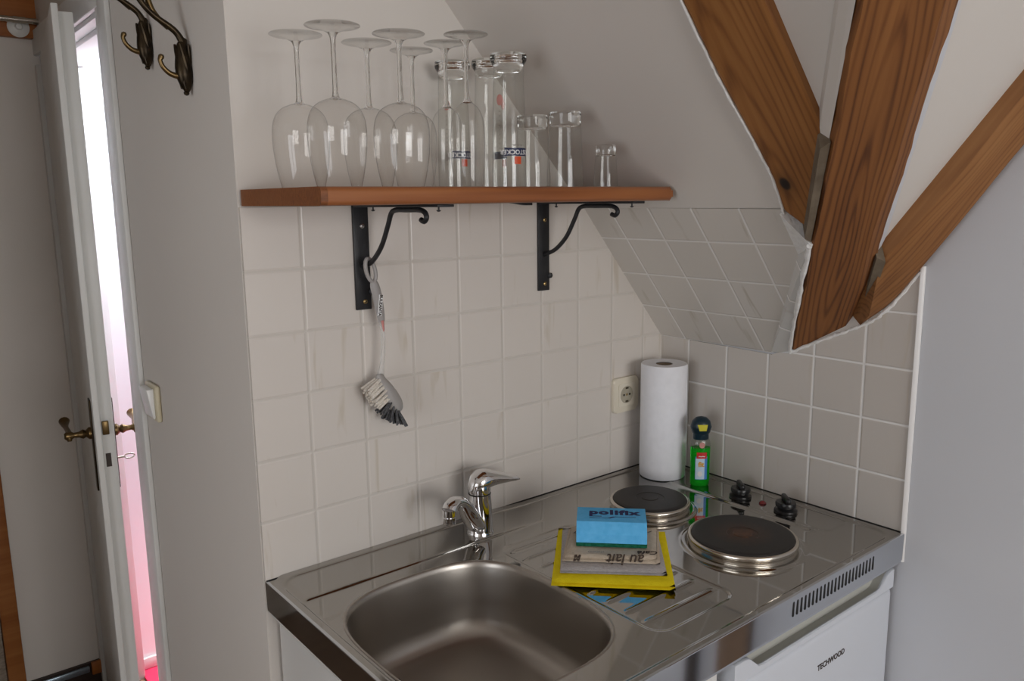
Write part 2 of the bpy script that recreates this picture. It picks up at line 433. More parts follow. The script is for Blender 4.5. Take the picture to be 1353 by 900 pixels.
# side of the partition towards the door, with the doorway cut out
bm = BM()
DJ0, DJ1, DH = .70, 1.405, 1.945
add_prism(bm, [(-1.001, .0065, 0), (-1.001, DJ0, 0), (-1.001, DJ0, ZC), (-1.001, .0065, ZC)], (.003, 0, 0))
add_prism(bm, [(-.998, .1065, 0), (-.998, DJ0, 0), (-.998, DJ0, ZC), (-.998, .1065, ZC)], (.10, 0, 0))
add_prism(bm, [(-1.001, DJ0, DH), (-1.001, 1.43, DH), (-1.001, 1.43, ZC), (-1.001, DJ0, ZC)], (.103, 0, 0))
struct(finish('wall_left', bm, M['plaster'], smooth=0), 'grey shaded wall carrying the coat hooks')
# right wall (gable side) with a window beyond the picture
bm = BM()
add_prism(bm, [(.004, -4.1, 0), (.004, .006, 0), (.004, .006, ZC), (.004, -4.1, ZC)], (.10, 0, 0))
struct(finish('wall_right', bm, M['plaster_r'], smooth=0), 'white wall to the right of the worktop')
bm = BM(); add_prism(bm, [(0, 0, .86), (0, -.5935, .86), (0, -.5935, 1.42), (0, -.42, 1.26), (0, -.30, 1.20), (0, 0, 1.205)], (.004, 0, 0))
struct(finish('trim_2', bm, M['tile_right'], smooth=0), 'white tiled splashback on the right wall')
bm = BM()
arc = [(-.0065 * math.sin(R(a)) + .003, -.0075 * math.cos(R(a)) - .5935) for a in range(0, 91, 15)]
poly = [(x, y, .842) for x, y in arc] + [(.0035, -.5935, .842)]
add_prism(bm, poly, (0, 0, .56))
struct(finish('trim_3', bm, M['white_trim']), 'rounded white tile edge strip beside the worktop')
bm = BM(); add_box(bm, (-.016, -.985, 0), (.0035, -.905, .88), .003)  # out-of-view board added for its reflection in the front fascia
struct(finish('trim_16', bm, M['floor'], smooth=0))
bm = BM(); add_box(bm, (-.012, -1.075, 0), (.0035, -1.045, .88), .003)  # second unseen board, also added only to reflect in the fascia
struct(finish('trim_17', bm, M['wood_dark'], smooth=0))
# rear/left/hall walls
bm = BM(); rect_hole(bm, lambda x, z: (x, -4.0, z), -3.5, .1, 0, ZC, (-2.0, -.2, .85, 2.15), (0, -.1, 0))
struct(finish('wall_front', bm, M['plaster'], smooth=0))
bm = BM(); rect_hole(bm, lambda y, z: (-3.4, y, z), -4.1, 1.55, 0, ZC, (-2.0, -.6, .5, 1.9), (-.1, 0, 0))
struct(finish('wall_side', bm, M['plaster'], smooth=0))
bm = BM(); add_prism(bm, [(-3.5, 1.43, 0), (-.998, 1.43, 0), (-.998, 1.43, ZC), (-3.5, 1.43, ZC)], (0, .1, 0))
struct(finish('wall_hall', bm, noisy(mat('hall_panel_grey', (.5, .5, .5), .6), (.72, .68, .63), (.78, .735, .69), 2, 3), smooth=0), 'grey end wall behind the open door')
bm = BM(); add_prism(bm, [(-1.215, 1.418, 0), (-1.001, 1.418, 0), (-1.001, 1.418, .10), (-1.215, 1.418, .10)], (0, .0115, 0))
struct(finish('baseboard_hall', bm, M['wood_dark'], smooth=0), 'dark wooden baseboard behind the open door')
bm = BM(); add_box(bm, (-1.214, 1.408, .074), (-1.045, 1.4178, .094), .003)
struct(finish('trim_4', bm, M['steel_strip']), 'bluish metal strip along the dark baseboard')
bm = BM(); add_prism(bm, [(-1.66, .30, 0), (-1.66, 1.39, 0), (-1.66, 1.39, ZC), (-1.66, .30, ZC)], (-.1, 0, 0))  # unseen slab added to hold back window light and keep the hall dim
struct(finish('wall_light_block', bm, M['plaster'], smooth=0))
# bathroom behind the partition
bm = BM()
add_prism(bm, [(-.998, 1.43, 0), (.6, 1.43, 0), (.6, 1.43, ZC), (-.998, 1.43, ZC)], (0, .1, 0))
struct(finish('wall_bath', bm, M['bath_wall'], smooth=0), 'bright bathroom wall seen through the door gap')
bm = BM()
add_prism(bm, [(.6, .1065, 0), (.6, 1.43, 0), (.6, 1.43, ZC), (.6, .1065, ZC)], (.1, 0, 0))
struct(finish('wall_bathside', bm, M['bath_wall'], smooth=0))
bm = BM(); add_prism(bm, [(-.895, .11, .002), (.595, .11, .002), (.595, 1.425, .002), (-.895, 1.425, .002)], (0, 0, .008))
struct(finish('floor_bath', bm, M['bath_red'], smooth=0), 'red bathroom floor seen through the door gap')
bm = BM(); add_box(bm, (-.895, 1.418, .011), (.595, 1.4295, .05), .003)
struct(finish('baseboard_bath', bm, M['white_frame']), 'white baseboard in the bright bathroom')

# ---- sloping ceilings: plane A rises towards -x, plane B rises towards -y, they meet in a valley
tA = 1.175
LA = math.sqrt(1 + tA * tA)
nA = Vector((tA, 0, 1)) / LA
def A(x, y, off=0.0): return Vector((x, y, 1.204 - tA * x)) + nA * off
yB0, zB0, tB = -.42, 1.257, 1.33
def B(x, y, off=0.0): return Vector((x, y, zB0 + tB * (-y + yB0)))
kx, kz = -.259, 1.204 + tA * .259           # slope break above the tiled band
def A2(x, y): return Vector((x, y, kz - 1.087 * (x - kx)))
xt = kx - (ZC - kz) / 1.087
bm = BM()
yj = lambda x: -.474 - (x + .2568) * -.085 * 1.0          # left edge of the jack rafter
add_prism(bm, [A2(kx, .006), A2(kx, -.52), A2(xt, -.50), A2(xt, .006)], (.05, 0, .05))
# infill between jack rafter and valley rafter, slightly recessed
ins = Vector((.008, 0, .008))
add_prism(bm, [A2(-.262, -.52) + ins, A2(-.27, -.565) + ins, A2(-.36, -.640) + ins, A2(-.60, -.835) + ins, A2(-.92, -1.02) + ins, A2(xt, -1.10) + ins, A2(xt, -.47) + ins], (.03, 0, .03))
# plane B
yt = yB0 - (ZC - zB0) / tB
add_prism(bm, [B(.0035, -.48), B(-.05, -.50), B(-.15, -.545), B(-.44, -.785), B(-.66, -.97), B(-.95, -1.195), B(-1.05, yt), B(.0035, yt)], (0, .03, .03))
# flat part
add_prism(bm, [(-3.5, -4.1, ZC), (.1, -4.1, ZC), (.1, yt, ZC), (-.95, yt, ZC), (xt + .02, -1.0, ZC), (xt, .1, ZC), (-.998, .1, ZC), (-.998, 1.55, ZC), (-3.5, 1.55, ZC)], (0, 0, .1))
add_prism(bm, [(-.998, .1065, ZC), (.7, .1065, ZC), (.7, 1.53, ZC), (-.998, 1.53, ZC)], (0, 0, .1))
struct(finish('ceiling', bm, M['plaster'], smooth=0), 'white sloping attic ceiling between the beams')

# tiled sloping soffit: own frame, X along +y of the room, Y up the slope
sx = Vector((0, 1, 0)); sy = Vector((-1, 0, tA)).normalized(); sz = sx.cross(sy)
Ms = frame_m(sx, sy, sz, A(0, 0))
def toS(x, y): return Vector((y, -x * LA, 0))
bm = BM()
sgn = 1 if sz.dot(nA) > 0 else -1
add_prism(bm, [toS(.0, .0), toS(.0, -.298), toS(-.1913, -.4666), toS(-.2568, -.473), toS(kx - .001, .0)], (0, 0, .012 * sgn))
struct(finish('trim_5', bm, M['tile_soffit'], smooth=0, mw=Ms), 'tiled sloping soffit above the paper towel roll')

# ------------------------------------------------------------------ roof beams
d = Vector((-1, -1, 1.17)).normalized(); e = Vector((1, -1, 0)).normalized(); nb = d.cross(e)
if nb.z < 0: nb = -nb
dm = (d - .115 * e).normalized(); em = (e - dm * e.dot(dm)).normalized()
p0 = Vector((0, -.344, 1.212))
def cut_x(bm, x):
    bmesh.ops.bisect_plane(bm, geom=bm.verts[:] + bm.edges[:] + bm.faces[:], plane_co=(x, 0, 0), plane_no=(1, 0, 0), clear_outer=True)
    es = [ed for ed in bm.edges if ed.is_boundary]
    if es: bmesh.ops.holes_fill(bm, edges=es)
def beam_local(W0, pts2, depth, origin, X, Y, Zv, chamfer=.0, wob=.0, name='beam', material=None, cut=None):
    Mx = frame_m(X, Y, Zv, origin)
    return Mx

# valley rafter (broad middle beam) with a chamfered right edge and slightly wavy wane
Mm = frame_m(dm, em, dm.cross(em), p0)
flip = 1 if dm.cross(em).dot(nb) > 0 else -1
bm = BM()
rings = []
L0, L1, NS = -.25, 1.62, 64
for i in range(NS + 1):
    s = L0 + (L1 - L0) * i / NS
    w1 = .0012 * math.sin(s * 31) + .0008 * math.sin(s * 77 + 1)
    w2 = .0014 * math.sin(s * 23 + 2) + .0007 * math.sin(s * 91)
    wl, wr = -.001 + w1, .1155 + w2
    prof = [(wl, .012), (wl + .004, 0), (wr - .022, 0), (wr, .018 * 1.0), (wr + .002, .11), (wl, .11)]
    rings.append([bm.verts.new((s, a, b * flip)) for a, b in prof])
for a, b in zip(rings[:-1], rings[1:]):
    for k in range(6): bm.faces.new((a[k], a[(k + 1) % 6], b[(k + 1) % 6], b[k]))
bm.faces.new(rings[0]); bm.faces.new(rings[-1])
xform(bm, Mm); cut_x(bm, .0); xform(bm, Mm.inverted())
beam1 = finish('roof_beam', bm, M['beam_main'], smooth=30, mw=Mm)
tag(beam1, 'broad reddish brown middle beam running down to the tiled right wall', 'beam', 'exposed roof beams')

# jack rafter (left beam)
dj = Vector((-1, 0, 1.10)).normalized(); ej = Vector((0, -1, 0))
def J(x, y): return Vector((x, y, 1.4935 + 1.10 * (-x - .2568)))
oj = J(-.3056, -.5062)                                 # at the knot
zj = dj.cross(ej); fj = 1 if zj.dot(nA) > 0 else -1
Mj = frame_m(dj, ej, zj, oj)
Mji = Mj.inverted()
bm = BM()
outline = [J(-.2658, -.4800), J(-.2326, -.5150), J(-.268, -.5385), J(-.3606, -.6015), J(-.50, -.598), J(-1.08, -.597), J(-1.08, -.468), J(-.70, -.4725), J(-.4933, -.4760), J(-.4445, -.4768), J(-.3567, -.4862), J(-.31, -.4880)]
loc = [Mji @ p for p in outline]
zoff = 0.0
add_prism(bm, [(p.x, p.y, zoff) for p in loc], (0, 0, .11 * fj))
beam2 = finish('roof_beam', bm, M['beam_jack'], smooth=0, mw=Mj)
bvl = beam2.modifiers.new('bevel', 'BEVEL'); bvl.width = .006; bvl.segments = 2; bvl.limit_method = 'ANGLE'
tag(beam2, 'left beam with a dark knot, slanting up from the tiled soffit', 'beam', 'exposed roof beams')

# gable rafter (thin right beam) along the right wall
up_pts = [(-.09, -.552, 1.399), (-.09, -.5652, 1.4148), (-.09, -.6189, 1.4782), (-.09, -.679, 1.5535), (-.09, -.7239, 1.6175), (-.09, -.764, 1.673), (-.09, -.95, 1.91), (-.09, -1.34, 2.39)]
lo_pts = [(-.001, -.488, 1.284), (-.001, -.4966, 1.2916), (-.001, -.5472, 1.336), (-.001, -.6, 1.4088), (-.001, -.6482, 1.4761), (-.001, -.7391, 1.6059), (-.001, -.93, 1.86), (-.001, -1.32, 2.36)]
og = Vector(up_pts[3]); dg_ = (Vector(up_pts[5]) - Vector(up_pts[1])).normalized(); eg = Vector((1, 0, 0)); zg = dg_.cross(eg)
Mg = frame_m(dg_, (eg - dg_ * eg.dot(dg_)), zg, og); Mgi = Mg.inverted()
bm = BM(); rings = []
back = Vector((0, .09, .09))
U = spline(up_pts, 4); Lw = spline(lo_pts, 4)
for a, b in zip(U, Lw):
    mid = a.lerp(b, .72) + Vector((0, -.012, -.010)) * .9
    q = [a, a + Vector((.006, -.006, -.004)), mid, b, Vector((0, b.y, b.z)) + back, a + back]
    rings.append([bm.verts.new(Mgi @ v) for v in q])
for a, b in zip(rings[:-1], rings[1:]):
    for k in range(6): bm.faces.new((a[k], a[(k + 1) % 6], b[(k + 1) % 6], b[k]))
bm.faces.new(rings[0]); bm.faces.new(rings[-1])
beam3 = finish('roof_beam', bm, M['beam_gable'], smooth=35, mw=Mg)
tag(beam3, 'thin right beam slanting up along the white right wall', 'beam', 'exposed roof beams')

# fillers and plaster strips at the beam joints (they belong to the shell)
def main_at(s, w, n=0.0): return p0 + dm * s + em * w + nb * n
bm = BM()
add_prism(bm, [main_at(.375, -.002, .003), main_at(.388, -.013, .001), main_at(.60, -.014, .004), main_at(.612, -.001, .004)], nb * .05)
struct(finish('trim_6', bm, M['filler'], smooth=0), 'brown joint filler between left and middle beam')
bm = BM()
add_prism(bm, [main_at(.140, .114, .006), main_at(.138, .128, .006), main_at(.300, .128, .004), main_at(.312, .112, .006)], nb * .05)
struct(finish('trim_7', bm, M['filler'], smooth=0), 'brown joint filler between middle and right beam')
# reveal strip of small tiles between soffit edge and the middle beam
pa, pb = A(0.0, -.298), A(-.1913, -.4666)
qa, qb = main_at(.004, -.002, -.001), main_at(.376, -.0035, -.001)
Xs = (pb - pa).normalized(); W = (qa - pa); Ys = (W - Xs * W.dot(Xs)).normalized(); Zs = Xs.cross(Ys)
Mst = frame_m(Xs, Ys, Zs, pa); Mi = Mst.inverted()
bm = BM()
f = add_poly(bm, [Mi @ v for v in (pa, pb, qb + Vector((.004, .004, 0)), qa)])
struct(finish('trim_8', bm, M['tile_strip'], smooth=0, mw=Mst), 'narrow strip of small tiles beside the middle beam')
# jagged white caulk around the joint
def ragged(name, pts, wid, label):
    bm = BM()
    P = spline(pts, 7)
    add_tube(bm, [p + Vector((random.uniform(-1, 1), random.uniform(-1, 1), random.uniform(-1, 1))) * wid * .25 for p in P],
             [wid * random.uniform(.6, 1.25) for _ in P], 8, 1)
    return struct(finish(name, bm, M['caulk']), label)
bm = BM()
add_prism(bm, [A(-.2568, -.471, -.003), A(-.1913, -.4666, -.002), main_at(.372, -.001, -.004), A(-.221, -.5065, -.016), A(-.258, -.4755, -.014)], nA * .02)
struct(finish('trim_9', bm, M['caulk'], smooth=0), 'white plaster patch under the left beam')
ragged('trim_10', [main_at(.0, -.003, .001), main_at(.12, -.005, .001), main_at(.25, -.005, .0), main_at(.372, -.004, -.002)], .0042, 'white caulk line along the middle beam')
ragged('trim_11', [(-.001, -.342, 1.210), (-.001, -.40, 1.240), (-.001, -.455, 1.266), (-.001, -.485, 1.280), (-.001, -.515, 1.298), (-.001, -.5472, 1.330), (-.001, -.592, 1.392)], .0036, 'white caulk line where beams meet the right wall')
ragged('trim_12', [J(-.262, -.4790), J(-.31, -.4872), J(-.3567, -.4855), J(-.4445, -.4760), J(-.4933, -.4752), J(-.70, -.4720)], .0022, 'thin plaster edge along the left beam')
bm = BM()   # plaster fillets beside the middle beam
add_prism(bm, [main_at(.60, -.002, .012), main_at(.60, -.012, .035), main_at(1.55, -.024, .045), main_at(1.55, -.002, .012)], nb * .02)
struct(finish('trim_13', bm, M['plaster'], smooth=0), 'bright plaster bevel on the left of the middle beam')
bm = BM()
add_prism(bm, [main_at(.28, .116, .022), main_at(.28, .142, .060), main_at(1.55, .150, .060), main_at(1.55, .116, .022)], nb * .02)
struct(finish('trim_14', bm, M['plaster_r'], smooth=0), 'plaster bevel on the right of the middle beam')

# ------------------------------------------------------------------ door and frame
bm = BM()
# casing on our side, jamb lining, head
add_box(bm, (-1.013, .635, 0), (-1.0012, DJ0 - .006, DH + .06), .003)
add_box(bm, (-1.013, DJ0 - .006, DH - .006), (-1.0012, 1.43, DH + .06), .003)
add_box(bm, (-1.0125, DJ0 - .0055, 0), (-.892, DJ0 + .014, DH - .0065), .002)
add_box(bm, (-1.0010, DJ0 + .0142, DH - .016), (-.892, 1.404, DH - .0005), .002)
add_box(bm, (-.975, DJ0 + .0142, DH - .030), (-.892, 1.404, DH - .0165), .002)
add_box(bm, (-.975, DJ0 + .0142, 0), (-.892, DJ0 + .026, DH - .0305), .002)
add_box(bm, (-.953, 1.386, 0), (-.892, 1.4295, DH - .031), .002)
add_box(bm, (-1.013, 1.4045, 0), (-.9535, 1.4295, DH - .031), .002)
struct(finish('trim_15', bm, M['white_frame']), 'white painted door frame beside the hook wall')

TH = R(7.8)
door = empty('door_1', (-1.002, 1.403, 0), -(PI / 2 + TH))
struct(door, 'white door standing ajar, seen edge-on, with brass handles')
DL, DT = .704, 1.938
bm = BM(); add_box(bm, (.003, .0, .008), (DL, .0135, DT), .0025)
add_box(bm, (.006, .0136, .008), (DL - .0135, .041, DT - .013), .0015)
finish('door_leaf', bm, M['white_frame'], door)
def lever(side):
    """side -1: room face (local -y), +1: bathroom face"""
    y0 = 0.0 if side < 0 else .041
    bm = BM()
    hx, hz = DL - .060, 1.008
    add_box(bm, (hx - .018, y0 - .004 if side < 0 else y0, .872), (hx + .018, y0 if side < 0 else y0 + .004, 1.088), .0018)
    p = finish('handle_plate', bm, M['bronze'], door)
    bm = BM()
    prof = [(.0, 0), (.014, 0), (.014, .006), (.008, .012), (.011, .018), (.007, .026), (.006, .036), (.0095, .042), (.0095, .052), (.006, .056), (0, .056)]
    add_lathe(bm, prof, 18, (hx, y0 + .003 * side, hz), (0, side, 0))
    yb = y0 + side * .049
    add_tube(bm, [(hx + .004, yb, hz - .012), (hx, yb, hz), (hx - .02, yb, hz + .004), (hx - .06, yb + side * .003, hz + .006), (hx - .085, yb + side * .004, hz + .008), (hx - .10, yb + side * .004, hz + .012)],
             [.0045, .0075, .006, .0055, .0085, .012], 12, 5)
    finish('door_handle', bm, M['brass'], p)
    return p
lever(-1); lever(1)
bm = BM()
add_tube(bm, [(DL - .060, .042, .940), (DL - .060, .060, .940)], .0026, 8, 1)
ring = [(DL - .060 + .0, .060 + .011 - .011 * math.cos(2 * PI * k / 16), .940 + .0055 * math.sin(2 * PI * k / 16)) for k in range(17)]
add_tube(bm, ring, .0017, 8, 1)
finish('door_key', bm, M['chrome_dull'], door)
bm = BM(); add_box(bm, (DL - .0135, .016, 1.012), (DL - .0055, .030, 1.044), .002)
finish('door_latch', bm, M['brass'], door)
bm = BM(); add_box(bm, (DL - .0134, .018, .935), (DL - .0130, .029, .967))
finish('lock_slot', bm, M['wood_dark'], door)
# hall joinery behind the leaf
bm = BM(); add_box(bm, (-1.55, 1.402, 1.982), (-.95, 1.4295, 2.16), .003)
t = finish('wall_board', bm, M['wood_orange']); tag(t, 'orange wooden board high on the wall behind the white door', 'board')
rail = empty('hanging_rail', (-1.047, 1.402, 2.02))
tag(rail, 'thin metal clothes rail with a pale round bracket on the orange board', 'rail')
bm = BM(); add_tube(bm, [(-.45, -.022, .003), (.0, -.022, .003), (.075, -.022, .003)], .0085, 14, 1)
add_lathe(bm, [(0, 0), (.011, 0), (.0115, .004), (.011, .012), (0, .012)], 16, (.064, -.022, .003), (1, 0, 0))
add_lathe(bm, [(0, 0), (.0098, 0), (.0098, .03), (0, .03)], 16, (-.015, -.022, .003), (1, 0, 0))
finish('rail_tube', bm, M['chrome_dull'], rail)
bm = BM(); add_lathe(bm, [(0, 0), (.027, 0), (.027, .003), (.022, .006), (.010, .008), (.007, .015), (0, .015)], 28, (0, -.0, -.012), (0, -1, 0))
finish('rail_bracket', bm, M['white_plastic'], rail)
bm = BM(); add_box(bm, (-1.262, 1.392, 0), (-1.217, 1.4295, 1.981), .004)
t = finish('wooden_post', bm, wood_mat('wood_post', (.38, .15, .045), (.27, .09, .022), (.15, .045, .012), .8, .45, ring=6, contrast=.4, seedv=9.0, bump=.05)); tag(t, 'orange brown upright wooden post at the lower left picture edge', 'post')
bm = BM(); add_box(bm, (-1.60, 1.405, .01), (-1.263, 1.4295, 1.90), .003)
t = finish('woven_panel', bm, M['beige_panel']); tag(t, 'beige woven panel left of the orange brown post', 'panel')
bm = BM(); add_box(bm, (-1.04, 1.4055, .062), (-1.003, 1.4175, .104), .003)
t = finish('wooden_block', bm, M['wood_orange']); tag(t, 'small orange wooden block on the dark baseboard beside the door', 'block')
# little ornament in the bathroom
orn = empty('wall_ornament', (-.918, 1.429, 1.838)); tag(orn, 'tiny red and white ornament on the bright bathroom wall', 'ornament')
bm = BM(); add_box(bm, (-.012, -.012, -.02), (.012, 0, -.012), .002); finish('red_base', bm, M['label_red'], orn)
bm = BM(); add_lathe(bm, [(0, 0), (.006, 0), (.008, .012), (.004, .022), (0, .024)], 14, (-.002, -.007, -.012)); finish('white_body', bm, M['label_white'], orn)
bm = BM(); add_tube(bm, [(.006, -.006, -.012), (.010, -.006, .008), (.018, -.006, .022)], .0012, 6, 4); finish('red_twig', bm, M['label_pink'], orn)

# ------------------------------------------------------------------ light switch on the hook wall
sw = empty('light_switch', (-1.0014, .555, 1.108)); tag(sw, 'cream rocker light switch on the grey wall beside the door frame', 'switch')
bm = BM(); add_box(bm, (-.011, -.040, -.040), (0, .040, .040), .005, 3); finish('switch_plate', bm, M['yellowed'], sw)
bm = BM()
add_prism(bm, [(-.011, .030, -.032), (-.016, .030, -.032), (-.026, .030, .033), (-.011, .030, .033)], (0, -.060, 0))
bmesh.ops.bevel(bm, geom=bm.edges[:], offset=.002, segments=2, affect='EDGES', profile=.5)
finish('switch_rocker', bm, M['white_plastic'], sw)

# ------------------------------------------------------------------ coat hooks
def coat_hook(loc, label, k=1.0):
    t = empty('coat_hook', loc); tag(t, label, 'hook', 'bronze coat hooks')
    bm = BM()
    # leafy cast body hanging against the wall (x<0 points into the room)
    add_tube(bm, [(-.006, 0, .078), (-.011, 0, .066), (-.012, .0, .045), (-.011, 0, .025), (-.010, 0, .010), (-.009, 0, -.002), (-.010, 0, -.008)],
             [.004, .0095, .0125, .0145, .012, .0065, .003], 14, 5, sx=.85)
    for j in range(5):                       # twisted leaf ribs
        a0 = j * 1.25
        add_tube(bm, [(-.011 - .0115 * math.sin(a0 + s * 1.6) * (1 - .45 * s), .0125 * math.cos(a0 + s * 1.6) * (1 - .45 * s), .068 - .070 * s) for s in [q / 6 for q in range(7)]],
                 [.002, .003, .0035, .0036, .0032, .0025, .0015], 7, 3)
    for s in (0, 1, 2):
        add_lathe(bm, [(0, -.004), (.004, -.002), (.005, .001), (.003, .004), (0, .005)], 10, (-.010, 0, -.003 - .006 * s + .006))
    b = finish('hook_body', bm, M['bronze'], t)
    bm = BM()
    add_tube(bm, [(-.012, 0, .020), (-.022, 0, .018), (-.034, 0, .021), (-.044, 0, .030), (-.048, 0, .040), (-.0465, 0, .045)], [.0055, .005, .0045, .004, .0038, .0045], 10, 5)
    add_lathe(bm, [(0, -.005), (.004, -.003), (.005, 0), (.004, .003), (0, .005)], 10, (-.046, 0, .046))
    finish('small_prong', bm, M['brass'], t)
    bm = BM()
    add_tube(bm, [(-.008, 0, .058), (-.010, 0, .070), (-.018, 0, .085), (-.030, 0, .095), (-.048, 0, .106), (-.060, 0, .116), (-.070, 0, .128), (-.077, 0, .142), (-.082, 0, .160), (-.080, 0, .172)],
             [.006, .0062, .0055, .0055, .005, .005, .005, .005, .005, .007], 10, 4)
    finish('large_prong', bm, M['bronze'], t)
    bm = BM()
    add_tube(bm, [(-.030, .004, .092), (-.046, .005, .108), (-.055, .006, .124), (-.060, .006, .150), (-.062, .006, .170)], [.0035, .005, .005, .0048, .006], 10, 4)
    finish('brass_prong', bm, M['brass'], t)
    return t
h1 = coat_hook((-1.0015, .170, 1.7165), 'ornate bronze coat hook nearer the shelf, hanging lower')
h2 = copy_tree(h1); h2.location = (-1.0015, .374, 1.783); tag(h2, 'ornate bronze coat hook nearer the door, hanging higher', 'hook', 'bronze coat hooks')

# ------------------------------------------------------------------ shelf and brackets
SZ0, SZ1, SD = 1.5225, 1.5475, .274
sh = empty('wall_shelf', (-.645, -.137, SZ0)); tag(sh, 'orange brown wooden wall shelf carrying the upturned glasses', 'shelf')
def rounded_board(x0, x1):
    bm = BM()
    h = SZ1 - SZ0
    pr = [(-.1365, 0), (.1365, 0), (.1365, h), (-.1365, h)]
    rr = .007
    prof = [(.137, 0), (.137, h)]
    for k in range(0, 7): a = R(90 + 15 * k); prof.append((-.137 + rr + rr * math.cos(a), h - rr + rr * math.sin(a)))
    for k in range(0, 7): a = R(180 + 15 * k); prof.append((-.137 + rr + rr * math.cos(a), rr + rr * math.sin(a)))
    add_prism(bm, [(x0, y, z) for y, z in prof], (x1 - x0, 0, 0))
    return bm
bm = rounded_board(-.342, .345)
# round the free right front corner
bmesh.ops.bevel(bm, geom=[e_ for e_ in bm.edges if all(v.co.x > .34 for v in e_.verts) and all(v.co.y < -.12 for v in e_.verts)], offset=.006, segments=3, affect='EDGES', profile=.5)
finish('shelf_board', bm, M['shelf'], sh)
bm = rounded_board(-.352, -.3421); finish('shelf_end', bm, M['shelf_end'], sh)
def bracket(loc, label):
    t = empty('shelf_bracket', loc); tag(t, label, 'bracket', 'black iron shelf brackets')
    bm = BM(); add_box(bm, (-.0148, -.0055, -.180), (.0148, -.0005, .0), .0012); finish('wall_plate', bm, M['iron'], t)
    bm = BM(); add_box(bm, (-.0148, -.262, -.004), (.0148, -.0056, .0), .001); finish('shelf_arm', bm, M['iron'], t)
    bm = BM()
    pts = [(0.0, -.006, -.106), (0, -.040, -.094), (0, -.072, -.068), (0, -.095, -.034), (0, -.107, -.014), (0, -.123, -.0085), (0, -.155, -.0082), (0, -.190, -.0082), (0, -.205, -.012), (0, -.2095, -.0195), (0, -.203, -.0255), (0, -.194, -.023)]
    add_tube(bm, pts, .0042, 10, 6)
    add_lathe(bm, [(0, -.006), (.005, -.004), (.0065, 0), (.005, .005), (0, .006)], 10, (.016, -.0045, -.150))
    finish('scroll_rod', bm, M['iron'], t)
    return t
def screw(par, loc, axis, m, r=.0042, shank=0):
    bm = BM(); add_lathe(bm, [(0, 0), (r, 0), (r, .0008), (r * .6, .0022), (0, .0024)], 14, loc, axis)
    if shank:
        a = Vector(axis); add_lathe(bm, [(.0014, -shank), (.0014, 0)], 8, loc, axis)
    o = finish('screw', bm, m, par)
    bm = BM(); a = Vector(axis); c = Vector(loc) + a * .0024
    u = Vector((1, 0, 0)); v = a.cross(u)
    for p, q in ((u, v), (v, u)):
        pts = [c + p * r * .55 + q * r * .12, c + p * r * .55 - q * r * .12, c - p * r * .55 - q * r * .12, c - p * r * .55 + q * r * .12]
        add_prism(bm, pts, a * .0002)
    finish('screw_slot', bm, M['dark'], o)
    return o
b1 = bracket((-.794, 0, SZ0 - .0005), 'black iron shelf bracket with scroll, holding the hanging dish brush')
screw(b1, (.002, -.0055, -.036), (0, -1, 0), M['screw_zinc']); screw(b1, (.002, -.0055, -.166), (0, -1, 0), M['screw_brass'])
for y in (-.035, -.231): screw(b1, (.008, y, -.0085), (0, 0, -1), M['iron'], .0035, .005)
b2 = bracket((-.377, 0, SZ0 - .0005), 'black iron shelf bracket with scroll, on the right without a brush')
screw(b2, (.002, -.0055, -.036), (0, -1, 0), M['screw_brass']); screw(b2, (.002, -.0055, -.166), (0, -1, 0), M['screw_brass'])
for y in (-.034, -.237): screw(b2, (.008, y, -.0085), (0, 0, -1), M['iron'], .0035, .005)
bm = BM()
add_prism(bm, [(-.557, -.12, SZ0 - .0003), (-.506, -.12, SZ0 - .0003), (-.506, -.12, SZ0 - .0055), (-.520, -.12, SZ0 - .0055)], (0, .012, 0))
tag(finish('steel_clip', bm, M['iron'], smooth=0), 'small black wedge-shaped clip under the shelf between the brackets', 'clip')

# ------------------------------------------------------------------ dish brush
br = empty('dish_brush', (-.787, -.030, 1.408)); tag(br, 'clear dish brush with white and grey bristles hanging from the left bracket', 'brush')
bm = BM()
loop = [Vector((-.005 + .0088 * math.sin(2 * PI * k / 18), .0 , .004 + .020 * math.cos(2 * PI * k / 18))) for k in range(19)]
for v in loop: v.x += -.004 * (v.z / .02)
add_tube(bm, loop, .0036, 8, 1)
add_tube(bm, [(-.002, 0, -.014), (.001, 0, -.024), (.006, 0, -.045), (.0105, 0, -.075), (.0115, 0, -.088)], [.0055, .009, .009, .0078, .006], 10, 4, sx=.5, up=(1, 0, 0))
hg = finish('handle_top', bm, M['handle_grey'], br)
bm = BM(); add_tube(bm, [(.0115, 0, -.086), (.013, 0, -.11), (.012, 0, -.14), (.008, -.001, -.165), (.003, -.002, -.184)], [.0055, .0045, .0045, .005, .008], 10, 4, sx=.6, up=(1, 0, 0))
finish('handle_stem', bm, M['handle_clear'], br)
bm = BM(); add_tube(bm, [(.0112, -.004, -.084), (.0125, -.0042, -.098), (.0132, -.004, -.104)], [.0028, .0018, .0006], 8, 3, sx=.5); finish('red_line', bm, M['pink_stub'], br)
# sticker with print
Ms_ = Matrix.Translation((.0075, -.0052, -.057)) @ Matrix.Rotation(R(8), 4, 'Y')
bm = BM(); add_box(bm, (-.0042, -.0004, -.0185), (.0042, .0004, .0185), .0003, 1); xform(bm, Ms_); stk = finish('sticker', bm, M['label_white'], br)
bm = text_bm('BULZANTA', .0072, .0001, bold=.0003); xform(bm, Ms_ @ Matrix.Translation((0, -.0007, 0)) @ Matrix.Rotation(R(90), 4, 'X') @ Matrix.Rotation(R(-90), 4, 'Z'))
finish('sticker_print', bm, M['ink'], stk, smooth=0)
